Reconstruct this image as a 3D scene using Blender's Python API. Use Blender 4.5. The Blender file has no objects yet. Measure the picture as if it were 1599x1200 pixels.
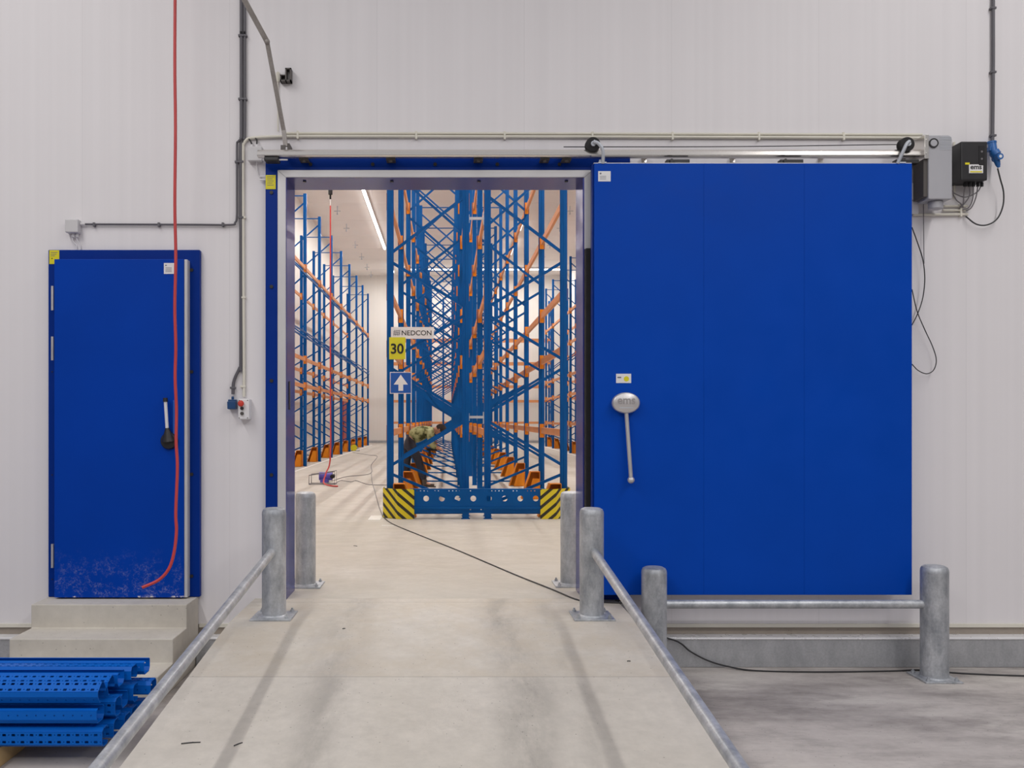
import bpy, bmesh, math, random
from mathutils import Vector, Matrix
from mathutils.geometry import tessellate_polygon
random.seed(7)
PI = math.pi
SC = bpy.context.scene
COL = SC.collection

# ------------------------------------------------------------------ camera, world, lights, exposure
F = 1340.0; VX, VY = 698.0, 655.0; CY = -6.7; CZ = 1.4
cam_d = bpy.data.cameras.new('camera'); cam = bpy.data.objects.new('camera', cam_d); COL.objects.link(cam)
cam.location = (0, CY, CZ); cam.rotation_euler = (PI/2, 0, 0)
cam_d.sensor_width = 36; cam_d.lens = F/1599*36
cam_d.shift_x = (799.5-VX)/1599; cam_d.shift_y = (VY-600)/1599
cam_d.clip_start = .05; cam_d.clip_end = 200
SC.camera = cam
SC.view_settings.view_transform = 'Standard'; SC.view_settings.look = 'None'
SC.view_settings.gamma = 1; SC.view_settings.exposure = 0.0; SC.view_settings.use_curve_mapping = False
SC.cycles.use_denoising = True
SC.cycles.max_bounces = 8; SC.cycles.diffuse_bounces = 5
SC.cycles.sample_clamp_indirect = 4

w = bpy.data.worlds.new('hall'); SC.world = w; w.use_nodes = True
_nt = w.node_tree; _bg = _nt.nodes['Background']; _bg.inputs[1].default_value = .37
_tc = _nt.nodes.new('ShaderNodeTexCoord'); _sp = _nt.nodes.new('ShaderNodeSeparateXYZ'); _rp = _nt.nodes.new('ShaderNodeMapRange')
_cr = _nt.nodes.new('ShaderNodeValToRGB')            # dim surroundings near the floor, bright roof overhead
_nt.links.new(_tc.outputs['Generated'], _sp.inputs[0]); _nt.links.new(_sp.outputs[2], _rp.inputs[0])
_rp.inputs[1].default_value = -1; _rp.inputs[2].default_value = 1
_nt.links.new(_rp.outputs[0], _cr.inputs[0]); _nt.links.new(_cr.outputs[0], _bg.inputs[0])
_cr.color_ramp.elements[0].position = .45; _cr.color_ramp.elements[0].color = (.28, .27, .28, 1)
_cr.color_ramp.elements[1].position = .75; _cr.color_ramp.elements[1].color = (1.15, 1.13, 1.18, 1)

def area(name, loc, rot, sx, sy, power, col):
    l = bpy.data.lights.new(name, 'AREA'); l.shape = 'RECTANGLE'; l.size = sx; l.size_y = sy
    l.energy = power; l.color = col
    o = bpy.data.objects.new(name, l); o.location = loc; o.rotation_euler = rot; COL.objects.link(o); return o
# loading hall lamps: two rows of strip lamps above the ramp, one farther row
area('hall_lamp_row', (-4.2, -7.0, 7.0), (0, 0, 0), .10, 10, 315, (1, .97, .95))
area('hall_lamp_row.001', (4.9, -7.0, 7.0), (0, 0, 0), .10, 10, 315, (1, .97, .95))
area('hall_lamp_row.002', (0.4, -11.0, 7.0), (math.radians(20), 0, 0), 9, .15, 175, (1, .98, .97))
# cold store lamps, just under the tubes built below
WARM = (1, .95, .905)
area('store_lamp_row', (-3.06, 19.5, 9.72), (0, 0, 0), .12, 36, 1080, WARM)
area('store_lamp_row.001', (3.2, 10.4, 9.72), (0, 0, 0), .12, 18, 690, WARM)
area('store_lamp_row.003', (3.2, 33.6, 9.72), (0, 0, 0), .12, 6.6, 370, WARM)
area('store_lamp_row.002', (1.0, 41.3, 9.72), (0, 0, 0), 11, .12, 360, (1, .97, .94))

# ------------------------------------------------------------------ helpers
def at(px, py, Y):                       # a point of the place seen at photo pixel (px, py), lying at depth Y
    s = F/(Y-CY)
    return Vector(((px-VX)/s, Y, CZ+(VY-py)/s))

def world_loc(o):
    v = Vector((0, 0, 0))
    while o is not None:
        v += o.location; o = o.parent
    return v

class MB:
    def __init__(s): s.bm = bmesh.new()
    def box(s, a, b, rot=None):
        a = Vector(a); b = Vector(b); c = (a+b)/2; d = b-a
        r = bmesh.ops.create_cube(s.bm, size=1)
        M = Matrix.Translation(c) @ (rot.to_4x4() if rot is not None else Matrix()) @ Matrix.Diagonal((abs(d.x), abs(d.y), abs(d.z), 1))
        bmesh.ops.transform(s.bm, matrix=M, verts=r['verts']); return s
    def bar(s, p, q, wd, th, up=(0, 1, 0)):   # rectangular bar from p to q; wd across, th along `up`
        p = Vector(p); q = Vector(q); z = (q-p); L = z.length; z.normalize()
        y = Vector(up); y = (y - z*y.dot(z)).normalized(); x = y.cross(z)
        R = Matrix((x, y, z)).transposed()
        r = bmesh.ops.create_cube(s.bm, size=1)
        bmesh.ops.transform(s.bm, matrix=Matrix.Translation((p+q)/2) @ R.to_4x4() @ Matrix.Diagonal((wd, th, L, 1)), verts=r['verts']); return s
    def cyl(s, p, q, r1, r2=None, n=24):
        p = Vector(p); q = Vector(q); d = q-p
        r = bmesh.ops.create_cone(s.bm, cap_ends=True, segments=n, radius1=r1, radius2=r1 if r2 is None else r2, depth=d.length)
        R = d.to_track_quat('Z', 'Y').to_matrix().to_4x4()
        bmesh.ops.transform(s.bm, matrix=Matrix.Translation((p+q)/2) @ R, verts=r['verts']); return s
    def sphere(s, c, r, sc=(1, 1, 1), rot=None):
        q = bmesh.ops.create_uvsphere(s.bm, u_segments=20, v_segments=12, radius=r)
        bmesh.ops.transform(s.bm, matrix=Matrix.Translation(c) @ (rot.to_4x4() if rot is not None else Matrix()) @ Matrix.Diagonal((*sc, 1)), verts=q['verts']); return s
    def lathe(s, c, prof, n=32, axis='Z'):
        rings = []
        for r, h in prof:
            ring = []
            for i in range(n):
                a = 2*PI*i/n
                if axis == 'Z': v = (c[0]+r*math.cos(a), c[1]+r*math.sin(a), c[2]+h)
                else: v = (c[0]+r*math.cos(a), c[1]+h, c[2]+r*math.sin(a))
                ring.append(s.bm.verts.new(v))
            rings.append(ring)
        for A, B in zip(rings, rings[1:]):
            for i in range(n): s.bm.faces.new((A[i], A[(i+1) % n], B[(i+1) % n], B[i]))
        s.bm.faces.new(rings[0]); s.bm.faces.new(rings[-1]); return s
    def prism(s, pts, f, a, b):           # pts: closed 2-D outline, f(u, v, t) -> 3-D, extruded from t=a to t=b
        A = [s.bm.verts.new(f(u, v, a)) for u, v in pts]; B = [s.bm.verts.new(f(u, v, b)) for u, v in pts]
        n = len(pts)
        s.bm.faces.new(A); s.bm.faces.new(B)
        for i in range(n): s.bm.faces.new((A[i], A[(i+1) % n], B[(i+1) % n], B[i]))
        return s
    def plate(s, loops, f, a, b):         # flat plate with holes: loops[0] outer, others holes
        tri = tessellate_polygon([[Vector((u, v, 0)) for u, v in L] for L in loops])
        flat = [p for L in loops for p in L]
        A = [s.bm.verts.new(f(u, v, a)) for u, v in flat]; B = [s.bm.verts.new(f(u, v, b)) for u, v in flat]
        for t in tri:
            try:
                s.bm.faces.new([A[i] for i in t]); s.bm.faces.new([B[i] for i in t])
            except ValueError: pass
        k = 0
        for L in loops:
            n = len(L)
            for i in range(n):
                try: s.bm.faces.new((A[k+i], A[k+(i+1) % n], B[k+(i+1) % n], B[k+i]))
                except ValueError: pass
            k += n
        return s
    def tube(s, pts, r, n=10, smooth=True, sub=6):
        P = [Vector(p) for p in pts]
        if smooth and len(P) > 2:
            Q = [P[0]*2-P[1]]+P+[P[-1]*2-P[-2]]; out = []
            for i in range(1, len(Q)-2):
                for k in range(sub):
                    t = k/sub; a, b, c, d = Q[i-1], Q[i], Q[i+1], Q[i+2]
                    out.append(.5*((2*b)+(c-a)*t+(2*a-5*b+4*c-d)*t*t+(3*b-a-3*c+d)*t**3))
            out.append(P[-1]); P = out
        rings = []; nrm = None
        for i, p in enumerate(P):
            t = (P[min(i+1, len(P)-1)]-P[max(i-1, 0)]).normalized()
            if nrm is None:
                nrm = t.orthogonal().normalized()
            else:
                nrm = (nrm - t*nrm.dot(t)).normalized()
            bn = t.cross(nrm); rr = r(i/(len(P)-1)) if callable(r) else r
            rings.append([s.bm.verts.new(p + nrm*rr*math.cos(2*PI*k/n) + bn*rr*math.sin(2*PI*k/n)) for k in range(n)])
        for A, B in zip(rings, rings[1:]):
            for i in range(n): s.bm.faces.new((A[i], A[(i+1) % n], B[(i+1) % n], B[i]))
        s.bm.faces.new(rings[0]); s.bm.faces.new(rings[-1]); return s
    def build(s, name, mat, parent=None, bevel=0, smooth=False, loc=None, keep=False):
        bm = s.bm
        bmesh.ops.recalc_face_normals(bm, faces=bm.faces)
        if parent is not None: off = world_loc(parent)
        elif loc is not None: off = Vector(loc)
        else:
            xs = [v.co for v in bm.verts]
            off = Vector(((min(v.x for v in xs)+max(v.x for v in xs))/2, (min(v.y for v in xs)+max(v.y for v in xs))/2, min(v.z for v in xs)))
        bmesh.ops.translate(bm, vec=-off, verts=bm.verts)
        me = bpy.data.meshes.new(name); bm.to_mesh(me); bm.free()
        me.materials.append(mat)
        if smooth:
            me.shade_smooth()
            me.set_sharp_from_angle(angle=math.radians(35))
        o = bpy.data.objects.new(name, me); COL.objects.link(o)
        if parent is not None: o.parent = parent
        else: o.location = off
        if bevel:
            m = o.modifiers.new('edge', 'BEVEL'); m.width = bevel; m.segments = 2; m.limit_method = 'ANGLE'
        return o

def tag(o, label=None, cat=None, group=None, kind=None):
    if label: o['label'] = label
    if cat: o['category'] = cat
    if group: o['group'] = group
    if kind: o['kind'] = kind
    return o
def thing(name, loc, label, cat, group=None, kind=None):
    o = bpy.data.objects.new(name, None); COL.objects.link(o); o.location = loc; o.empty_display_size = .1
    return tag(o, label, cat, group, kind)
def sub(name, parent, loc=(0, 0, 0)):
    o = bpy.data.objects.new(name, None); COL.objects.link(o); o.parent = parent; o.location = loc; o.empty_display_size = .1
    return o
def dup(o, parent=None, loc=None):
    c = o.copy(); COL.objects.link(c)
    if parent is not None: c.parent = parent
    if loc is not None: c.location = loc
    for ch in list(o.children): dup(ch, c)
    return c
def text(body, size, mat, name, parent, pos, width=None, bold=0.0, ext=.0006):
    cu = bpy.data.curves.new(name, 'FONT'); cu.body = body; cu.size = size; cu.extrude = ext; cu.offset = bold
    cu.align_x = 'CENTER'; cu.align_y = 'CENTER'
    t = bpy.data.objects.new(name+'_src', cu)
    me = bpy.data.meshes.new_from_object(t)
    bpy.data.objects.remove(t)
    xs = [v.co.x for v in me.vertices]; ys = [v.co.y for v in me.vertices]
    wd = max(xs)-min(xs); k = (width/wd) if width else 1
    cx = (max(xs)+min(xs))/2; cy = (max(ys)+min(ys))/2
    off = world_loc(parent)
    for v in me.vertices:
        x, y, z = v.co
        v.co = Vector(((x-cx)*k, -z, (y-cy)))+Vector(pos)-off
    me.name = name; me.materials.clear(); me.materials.append(mat)
    o = bpy.data.objects.new(name, me); COL.objects.link(o); o.parent = parent
    return o

# ------------------------------------------------------------------ materials
def base_mat(name, col, rough=.5, metal=0.0, spec=.5):
    m = bpy.data.materials.new(name); m.use_nodes = True
    b = m.node_tree.nodes['Principled BSDF']
    b.inputs['Base Color'].default_value = (*col, 1); b.inputs['Roughness'].default_value = rough
    b.inputs['Metallic'].default_value = metal; b.inputs['Specular IOR Level'].default_value = spec
    return m, m.node_tree, b
def node(nt, typ, **kw):
    n = nt.nodes.new(typ)
    for k, v in kw.items():
        if k in n.inputs.keys() if isinstance(k, str) else False: n.inputs[k].default_value = v
        else: setattr(n, k, v)
    return n
def noise(nt, scale, detail=4, rough=.55, vec=None, stretch=None):
    n = nt.nodes.new('ShaderNodeTexNoise'); n.inputs['Scale'].default_value = scale
    n.inputs['Detail'].default_value = detail; n.inputs['Roughness'].default_value = rough
    tc = nt.nodes.new('ShaderNodeNewGeometry') if vec is None else None
    src = tc.outputs['Position'] if vec is None else vec
    if stretch:
        mp = nt.nodes.new('ShaderNodeMapping'); mp.inputs['Scale'].default_value = stretch
        nt.links.new(src, mp.inputs['Vector']); src = mp.outputs['Vector']
    nt.links.new(src, n.inputs['Vector']); return n.outputs['Fac']
def ramp(nt, fac, stops):
    r = nt.nodes.new('ShaderNodeValToRGB'); e = r.color_ramp.elements
    while len(e) < len(stops): e.new(.5)
    for el, (p, c) in zip(e, stops):
        el.position = p; el.color = (c, c, c, 1) if not isinstance(c, tuple) else (*c, 1)
    nt.links.new(fac, r.inputs['Fac']); return r.outputs['Color']
def mixc(nt, a, b, fac=.5, mode='MIX'):
    m = nt.nodes.new('ShaderNodeMix'); m.data_type = 'RGBA'; m.blend_type = mode
    for sock, val in ((m.inputs[6], a), (m.inputs[7], b), (m.inputs[0], fac)):
        if isinstance(val, (int, float)): sock.default_value = val
        elif isinstance(val, tuple): sock.default_value = (*val, 1)
        else: nt.links.new(val, sock)
    return m.outputs[2]
def math_n(nt, op, a, b=None, c=None):
    m = nt.nodes.new('ShaderNodeMath'); m.operation = op
    for i, v in enumerate((a, b, c)):
        if v is None: continue
        if isinstance(v, (int, float)): m.inputs[i].default_value = v
        else: nt.links.new(v, m.inputs[i])
    return m.outputs[0]
def pos_xyz(nt):
    g = nt.nodes.new('ShaderNodeNewGeometry'); s = nt.nodes.new('ShaderNodeSeparateXYZ')
    nt.links.new(g.outputs['Position'], s.inputs[0]); return s.outputs
def bump(nt, b, h, strength=.3, dist=.01):
    n = nt.nodes.new('ShaderNodeBump'); n.inputs['Strength'].default_value = strength; n.inputs['Distance'].default_value = dist
    nt.links.new(h, n.inputs['Height']); nt.links.new(n.outputs[0], b.inputs['Normal'])

def paint(name, col, rough=.4, metal=0.0, var=.06, spec=.5, scale=3):
    m, nt, b = base_mat(name, col, rough, metal, spec)
    f = noise(nt, scale, 5)
    c = ramp(nt, f, [(.3, 1-var), (.7, 1+var)])
    nt.links.new(mixc(nt, col, c, 1.0, 'MULTIPLY'), b.inputs['Base Color'])
    r = ramp(nt, noise(nt, scale*4, 3), [(.3, max(rough-.06, .02)), (.7, min(rough+.06, 1))])
    nt.links.new(r, b.inputs['Roughness'])
    return m
def emit(name, col, st):
    m = bpy.data.materials.new(name); m.use_nodes = True; nt = m.node_tree
    b = nt.nodes['Principled BSDF']; b.inputs['Emission Color'].default_value = (*col, 1); b.inputs['Emission Strength'].default_value = st
    return m
def concrete(name, c1, c2, pores=True, stains=None, streak=None, fine=.05):
    m, nt, b = base_mat(name, c1, .8, 0, .3)
    f1 = noise(nt, .9, 8, .6, stretch=streak); f2 = noise(nt, 14, 6, .65); f3 = noise(nt, 5, 8, .7)
    col = mixc(nt, c1, c2, ramp(nt, f1, [(.32, 0.0), (.68, 1.0)]))
    col = mixc(nt, col, ramp(nt, f2, [(.3, 1-fine), (.7, 1+fine)]), 1.0, 'MULTIPLY')
    col = mixc(nt, col, ramp(nt, f3, [(.3, .93), (.7, 1.05)]), .8, 'MULTIPLY')
    if stains is not None: col = stains(nt, col)
    if pores:
        v = nt.nodes.new('ShaderNodeTexVoronoi'); v.inputs['Scale'].default_value = 22
        g = nt.nodes.new('ShaderNodeNewGeometry'); nt.links.new(g.outputs['Position'], v.inputs['Vector'])
        p = ramp(nt, v.outputs['Distance'], [(.05, .45), (.10, 1.0)])
        g2 = ramp(nt, noise(nt, 3.0, 2), [(.52, 1.0), (.6, 0.0)])
        col = mixc(nt, col, mixc(nt, col, p, 1.0, 'MULTIPLY'), g2)
    nt.links.new(col, b.inputs['Base Color'])
    bump(nt, b, f2, .15, .005)
    return m
def galv(name, c=(.31, .33, .36), c2=(.60, .62, .65), metal=.45, rough=.5):
    m, nt, b = base_mat(name, c, rough, metal)
    f = noise(nt, 9, 8, .7, stretch=(1, 1, .45)); f2 = noise(nt, 60, 4, .7)
    col = mixc(nt, c, c2, ramp(nt, f, [(.35, 0.0), (.65, 1.0)]))
    col = mixc(nt, col, ramp(nt, f2, [(.3, .82), (.7, 1.1)]), .8, 'MULTIPLY')
    nt.links.new(col, b.inputs['Base Color'])
    nt.links.new(ramp(nt, f2, [(.3, rough-.12), (.7, rough+.12)]), b.inputs['Roughness'])
    return m

def wall_panel(name, col, joint=1.15, ribs=True, off=0.0):
    m, nt, b = base_mat(name, col, .5, 0, .4)
    x, y, z = pos_xyz(nt)
    fr = math_n(nt, 'FRACT', math_n(nt, 'DIVIDE', math_n(nt, 'ADD', x, 50+off), joint))
    j = math_n(nt, 'LESS_THAN', fr, .006)
    f = noise(nt, .5, 4)
    c = mixc(nt, col, ramp(nt, f, [(.3, .97), (.7, 1.02)]), 1.0, 'MULTIPLY')
    rib = noise(nt, 1.0, 2, .5, stretch=(14, 1, .03))
    c = mixc(nt, c, ramp(nt, rib, [(.35, .975), (.65, 1.012)]), .8, 'MULTIPLY')
    c = mixc(nt, c, (col[0]*.93, col[1]*.93, col[2]*.93), j)
    nt.links.new(c, b.inputs['Base Color'])
    if ribs:
        h = math_n(nt, 'SINE', math_n(nt, 'MULTIPLY', x, 2*PI/.05))
        h = math_n(nt, 'MULTIPLY', h, ramp(nt, rib, [(.4, 0.0), (.6, 1.0)]))
        bump(nt, b, h, .12, .0010)
    return m

M = {}
M['wall'] = wall_panel('white_wall_panel', (.80, .775, .79))
M['store_wall'] = wall_panel('cold_store_panel', (.80, .77, .73), 1.15, False)
M['ceiling'] = paint('cream_ceiling', (.87, .83, .80), .6, 0, .04, .3, .4)
M['door_blue'] = paint('door_blue', (.0002, .058, .43), .45, 0, .05, .10, 1.5)
M['frame_blue'] = paint('door_frame_blue', (.0003, .028, .24), .4, 0, .05, .12, 1.5)
M['jamb_blue'] = base_mat('jamb_blue', (.035, .045, .24), .22, .25, .5)[0]
M['rack_blue'] = paint('rack_blue', (.0006, .085, .31), .45, 0, .08, .16, 2)
M['pile_blue'] = paint('bright_rack_blue', (.0004, .115, .52), .42, 0, .06, .15, 2)
M['orange'] = paint('rack_orange', (.72, .235, .012), .45, 0, .08, .25, 2)
M['beam_orange'] = paint('beam_orange', (.68, .29, .12), .5, 0, .08, .3, 2)
M['galv'] = galv('galvanised_steel')
M['rail'] = galv('galvanised_rail', (.33, .35, .38), (.60, .62, .64), .5, .42)
M['stainless'] = base_mat('stainless_track', (.74, .71, .67), .22, .9)[0]
M['alu'] = paint('aluminium_casing', (.62, .61, .62), .4, .25, .04)
M['kerb_steel'] = galv('sheet_steel_kerb', (.40, .41, .43), (.50, .51, .53), .35, .4)
M['black'] = paint('black_plastic', (.018, .017, .019), .42, 0, .1)
M['rubber'] = paint('black_rubber', (.012, .011, .013), .75, 0, .1)
M['cable'] = paint('black_cable', (.03, .03, .032), .55, 0, .1)
M['grey_cable'] = paint('grey_cable', (.16, .15, .16), .55, 0, .1)
M['conduit'] = paint('dark_grey_conduit', (.115, .11, .125), .5, 0, .06)
M['cream'] = paint('cream_conduit', (.72, .69, .60), .45, 0, .04)
M['white'] = paint('white_plastic', (.78, .77, .78), .45, 0, .03)
M['grey_box'] = paint('pale_grey_plastic', (.60, .59, .60), .45, 0, .04)
M['motor'] = paint('grey_motor_housing', (.42, .42, .45), .45, .1, .04)
M['darkgrey'] = paint('dark_steel', (.10, .09, .085), .5, .4, .1)
M['red_hose'] = paint('red_hose', (.56, .055, .055), .4, 0, .06)
M['red'] = paint('red_button', (.62, .05, .03), .35, 0, .04)
M['dark_red'] = paint('dark_red_door', (.30, .02, .03), .5, 0, .05)
M['yellow'] = paint('yellow_label', (.72, .64, .01), .5, 0, .03)
M['sign_yellow'] = paint('yellow_sign', (.66, .62, .02), .5, 0, .03)
M['ink'] = paint('black_ink', (.015, .015, .015), .5, 0, .05)
M['ink_grey'] = paint('grey_ink', (.15, .15, .18), .5, 0, .05)
M['mid_ink'] = paint('mid_grey_ink', (.33, .31, .31), .5, 0, .05)
M['plug_blue'] = paint('blue_plug', (.02, .13, .40), .4, 0, .08)
M['socket_blue'] = paint('dark_blue_socket', (.012, .065, .19), .45, 0, .08)
M['sign_blue'] = paint('blue_sign', (.004, .09, .42), .45, 0, .03)
M['purple'] = paint('violet_blue_plastic', (.10, .08, .45), .4, 0, .08)
M['wood'] = paint('pale_timber', (.58, .40, .19), .7, 0, .12, .3, 9)
M['foundation'] = concrete('foundation_concrete', (.34, .29, .24), (.42, .37, .32))
M['handle_metal'] = paint('brushed_handle', (.62, .60, .60), .35, .6, .04)
M['spacer'] = paint('pale_spacer', (.52, .55, .60), .5, .3, .04)
M['tube'] = emit('lit_tube', (1, .98, .95), 7.0)
M['lip'] = paint('zinc_lip_lit_tone', (.90, .90, .92), .3, .2, .03)  # galvanised kerb lip; light caught by its top is put into the pale colour
M['line'] = paint('white_floor_paint', (.80, .79, .76), .7, 0, .05)

def scuffed():
    m, nt, b = base_mat('scuffed_door_blue', (.0002, .058, .43), .45, 0, .10)
    x, y, z = pos_xyz(nt)
    base = mixc(nt, (.0002, .047, .38), ramp(nt, noise(nt, 1.5, 4), [(.3, .95), (.7, 1.05)]), 1.0, 'MULTIPLY')
    low = math_n(nt, 'SUBTRACT', 1.0, math_n(nt, 'DIVIDE', z, .42))
    low = math_n(nt, 'MAXIMUM', low, 0.0)
    n1 = noise(nt, 9, 9, .75, stretch=(1, 1, 1)); n2 = noise(nt, 55, 4, .8)
    s = math_n(nt, 'MULTIPLY', ramp(nt, n1, [(.48, 0.0), (.78, .8)]), ramp(nt, n2, [(.45, 0.0), (.62, 1.0)]))
    s = math_n(nt, 'MULTIPLY', s, low)
    edge = math_n(nt, 'LESS_THAN', z, .045)
    e = math_n(nt, 'MULTIPLY', edge, ramp(nt, noise(nt, 12, 6, .7, stretch=(1, 1, 1)), [(.52, 0.0), (.56, 1.0)]))
    s = math_n(nt, 'MINIMUM', math_n(nt, 'ADD', s, e), .9)
    nt.links.new(mixc(nt, base, (.72, .68, .70), s), b.inputs['Base Color'])
    return m
M['door_scuffed'] = scuffed()

def ramp_stains(nt, col):
    x, y, z = pos_xyz(nt)
    wob = math_n(nt, 'MULTIPLY', math_n(nt, 'SUBTRACT', noise(nt, .8, 3), .5), .35)
    xx = math_n(nt, 'ADD', x, wob)
    for cx, wd, st in ((-.68, .22, .16), (.42, .24, .20), (.72, .12, .12)):
        d = math_n(nt, 'ABSOLUTE', math_n(nt, 'SUBTRACT', xx, cx))
        a = math_n(nt, 'SUBTRACT', 1.0, math_n(nt, 'DIVIDE', d, wd)); a = math_n(nt, 'MAXIMUM', a, 0.0)
        a = math_n(nt, 'MULTIPLY', a, ramp(nt, noise(nt, 2.5, 7, .7, stretch=(1.6, .5, 1)), [(.38, .05), (.62, 1.0)]))
        a = math_n(nt, 'MULTIPLY', a, st*4.2)
        a = math_n(nt, 'MINIMUM', a, .75)
        col = mixc(nt, col, (.30, .28, .255), a)
    # warm damp tone on the upper pour, joints
    up = math_n(nt, 'GREATER_THAN', y, -1.73)
    n = ramp(nt, noise(nt, 2.2, 7, .7), [(.4, 0.0), (.7, 1.0)])
    col = mixc(nt, col, (.50, .44, .355), math_n(nt, 'MULTIPLY', math_n(nt, 'MULTIPLY', up, n), .75))
    for jy, wd in ((-1.73, .006), (-.14, .006)):
        j = math_n(nt, 'LESS_THAN', math_n(nt, 'ABSOLUTE', math_n(nt, 'SUBTRACT', y, jy)), wd)
        col = mixc(nt, col, (.30, .28, .25), math_n(nt, 'MULTIPLY', j, .45))
    return col
M['ramp'] = concrete('ramp_concrete', (.525, .49, .435), (.60, .565, .515), True, ramp_stains, (1, .6, 1), .06)
M['steps'] = concrete('precast_step_concrete', (.56, .52, .455), (.66, .625, .56), True)
def floor_stains(nt, col):
    n = ramp(nt, noise(nt, .9, 9, .72, stretch=(.6, 1.6, 1)), [(.36, 1.0), (.56, 0.0)])
    col = mixc(nt, col, (.20, .18, .172), math_n(nt, 'MULTIPLY', n, .8))
    n = ramp(nt, noise(nt, 1.6, 8, .72, stretch=(.7, 1.8, 1)), [(.54, 0.0), (.66, 1.0)])
    col = mixc(nt, col, (.62, .59, .54), math_n(nt, 'MULTIPLY', n, .6))
    return col
M['floor_out'] = concrete('loading_hall_concrete', (.46, .42, .395), (.55, .51, .48), True, floor_stains, (.7, 1.4, 1), .05)
def inner_stains(nt, col):
    x, y, z = pos_xyz(nt)
    near = math_n(nt, 'LESS_THAN', y, 5.0)
    n = ramp(nt, noise(nt, 1.2, 7, .7), [(.35, 0.0), (.65, 1.0)])
    n2 = ramp(nt, noise(nt, 2.3, 9, .72, stretch=(.8, 1.3, 1)), [(.42, 1.0), (.6, 0.0)])
    col = mixc(nt, col, (.44, .40, .325), math_n(nt, 'MULTIPLY', math_n(nt, 'MULTIPLY', n, near), .45))
    col = mixc(nt, col, (.40, .37, .32), math_n(nt, 'MULTIPLY', n2, .35))
    return col
M['floor_in'] = concrete('cold_store_concrete', (.51, .48, .43), (.58, .55, .51), False, inner_stains, (1, .4, 1), .04)

def hazard(name, sgn):
    m, nt, b = base_mat(name, (.7, .6, .02), .45)
    uv = nt.nodes.new('ShaderNodeUVMap'); uv.uv_map = 'UVMap'
    s = nt.nodes.new('ShaderNodeSeparateXYZ'); nt.links.new(uv.outputs[0], s.inputs[0])
    f = math_n(nt, 'ADD', math_n(nt, 'MULTIPLY', s.outputs[0], sgn*.85), s.outputs[1])
    f = math_n(nt, 'FRACT', math_n(nt, 'DIVIDE', f, .135))
    k = math_n(nt, 'LESS_THAN', f, .41)
    nt.links.new(mixc(nt, (.70, .57, .012), (.02, .018, .012), k), b.inputs['Base Color'])
    return m
M['hazard_l'] = hazard('hazard_stripes', 1); M['hazard_r'] = hazard('hazard_stripes_mirrored', -1)
def camo():
    m, nt, b = base_mat('olive_shirt', (.3, .3, .16), .9, 0, .2)
    n = noise(nt, 7, 3, .6)
    nt.links.new(ramp(nt, n, [(.40, (.07, .075, .03)), (.5, (.30, .31, .15)), (.62, (.42, .43, .24))]), b.inputs['Base Color'])
    return m
M['shirt'] = camo()
M['trousers'] = paint('dark_trousers', (.022, .022, .035), .85, 0, .2)
M['skin'] = paint('skin', (.48, .24, .16), .6, 0, .06)
M['hair'] = paint('dark_hair', (.025, .015, .012), .7, 0, .2)
M['boot'] = paint('brown_boot', (.06, .045, .035), .7, 0, .2)

# ------------------------------------------------------------------ the setting
OL, OR_, OT = -1.26, 1.07, 3.29     # opening
ZF = -.51                            # loading hall floor
WT = .30
b = MB()
b.box((-7.0, 0, -.2), (OL, WT, 10.2)); b.box((OR_, 0, -.2), (8.5, WT, 10.2)); b.box((OL, 0, OT), (OR_, WT, 10.2))
tag(b.build('wall_front', M['wall']), kind='structure')
b = MB(); b.box((-6.05, WT, -.3), (-5.75, 44.3, 10.2)); tag(b.build('wall_left', M['store_wall']), kind='structure')
b = MB(); b.box((7.0, WT, -.3), (7.3, 44.3, 10.2)); tag(b.build('wall_right', M['store_wall']), kind='structure')
b = MB(); b.box((-5.75, 44.0, -.3), (7.0, 44.3, 10.2)); tag(b.build('wall_back', M['store_wall']), kind='structure')
b = MB(); b.box((-5.75, WT, 9.9), (7.0, 44.0, 10.2))
for i in range(1, 15): b.box((-5.75, i*3.0-.01, 9.893), (7.0, i*3.0+.01, 9.9))
tag(b.build('ceiling', M['ceiling']), kind='structure')
b = MB(); b.box((-5.75, WT, -.3), (7.0, 44.0, 0)); b.box((OL, 0, -.19), (OR_, WT, 0))
tag(b.build('floor_inner', M['floor_in']), kind='structure')
b = MB(); b.box((-9, -13, ZF-.3), (9.5, .3, ZF)); tag(b.build('floor_outer', M['floor_out']), kind='structure')
b = MB(); b.box((-5.7499, 43.94, 0), (6.99, 43.999, .14)); tag(b.build('baseboard_back', M['kerb_steel']), kind='structure')
b = MB(); b.box((-5.749, WT, 0), (-5.69, 43.9, .14)); tag(b.build('baseboard_left', M['white']), kind='structure')
b = MB(); b.box((6.94, WT, 0), (6.999, 43.9, .14)); tag(b.build('baseboard_right', M['white']), kind='structure')
# base of the cold store on the hall side
for nm, segs in (('trim_1', ((-7.0, -3.11), (-1.93, -1.505))), ('trim_2', ((1.315, 8.5),))):
    b = MB()
    for x0, x1 in segs: b.box((x0, -.018, -.222), (x1, -.0005, -.196))
    tag(b.build(nm, M['cream']), kind='structure')
b = MB()
for x0, x1 in ((-7.0, 8.5),): b.box((x0, .012, ZF+.001), (x1, WT, -.2005))
tag(b.build('trim_3', M['foundation']), kind='structure')
for nm, segs in (('baseboard_front', ((-7.0, -3.11), (-1.93, -1.505))), ('baseboard_hall', ((1.315, 8.5),))):
    b = MB()
    for x0, x1 in segs:
        b.box((x0, -.10, ZF+.001), (x1, .011, -.295))
    kb = tag(b.build(nm, M['kerb_steel'], bevel=.003), kind='structure')
    b = MB()
    for x0, x1 in segs: b.box((x0, -.108, -.2945), (x1, .011, -.280))
    tag(b.build('top_lip', M['lip'], kb, bevel=.003), 'zinc top lip, coloured pale as if catching light')
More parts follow.
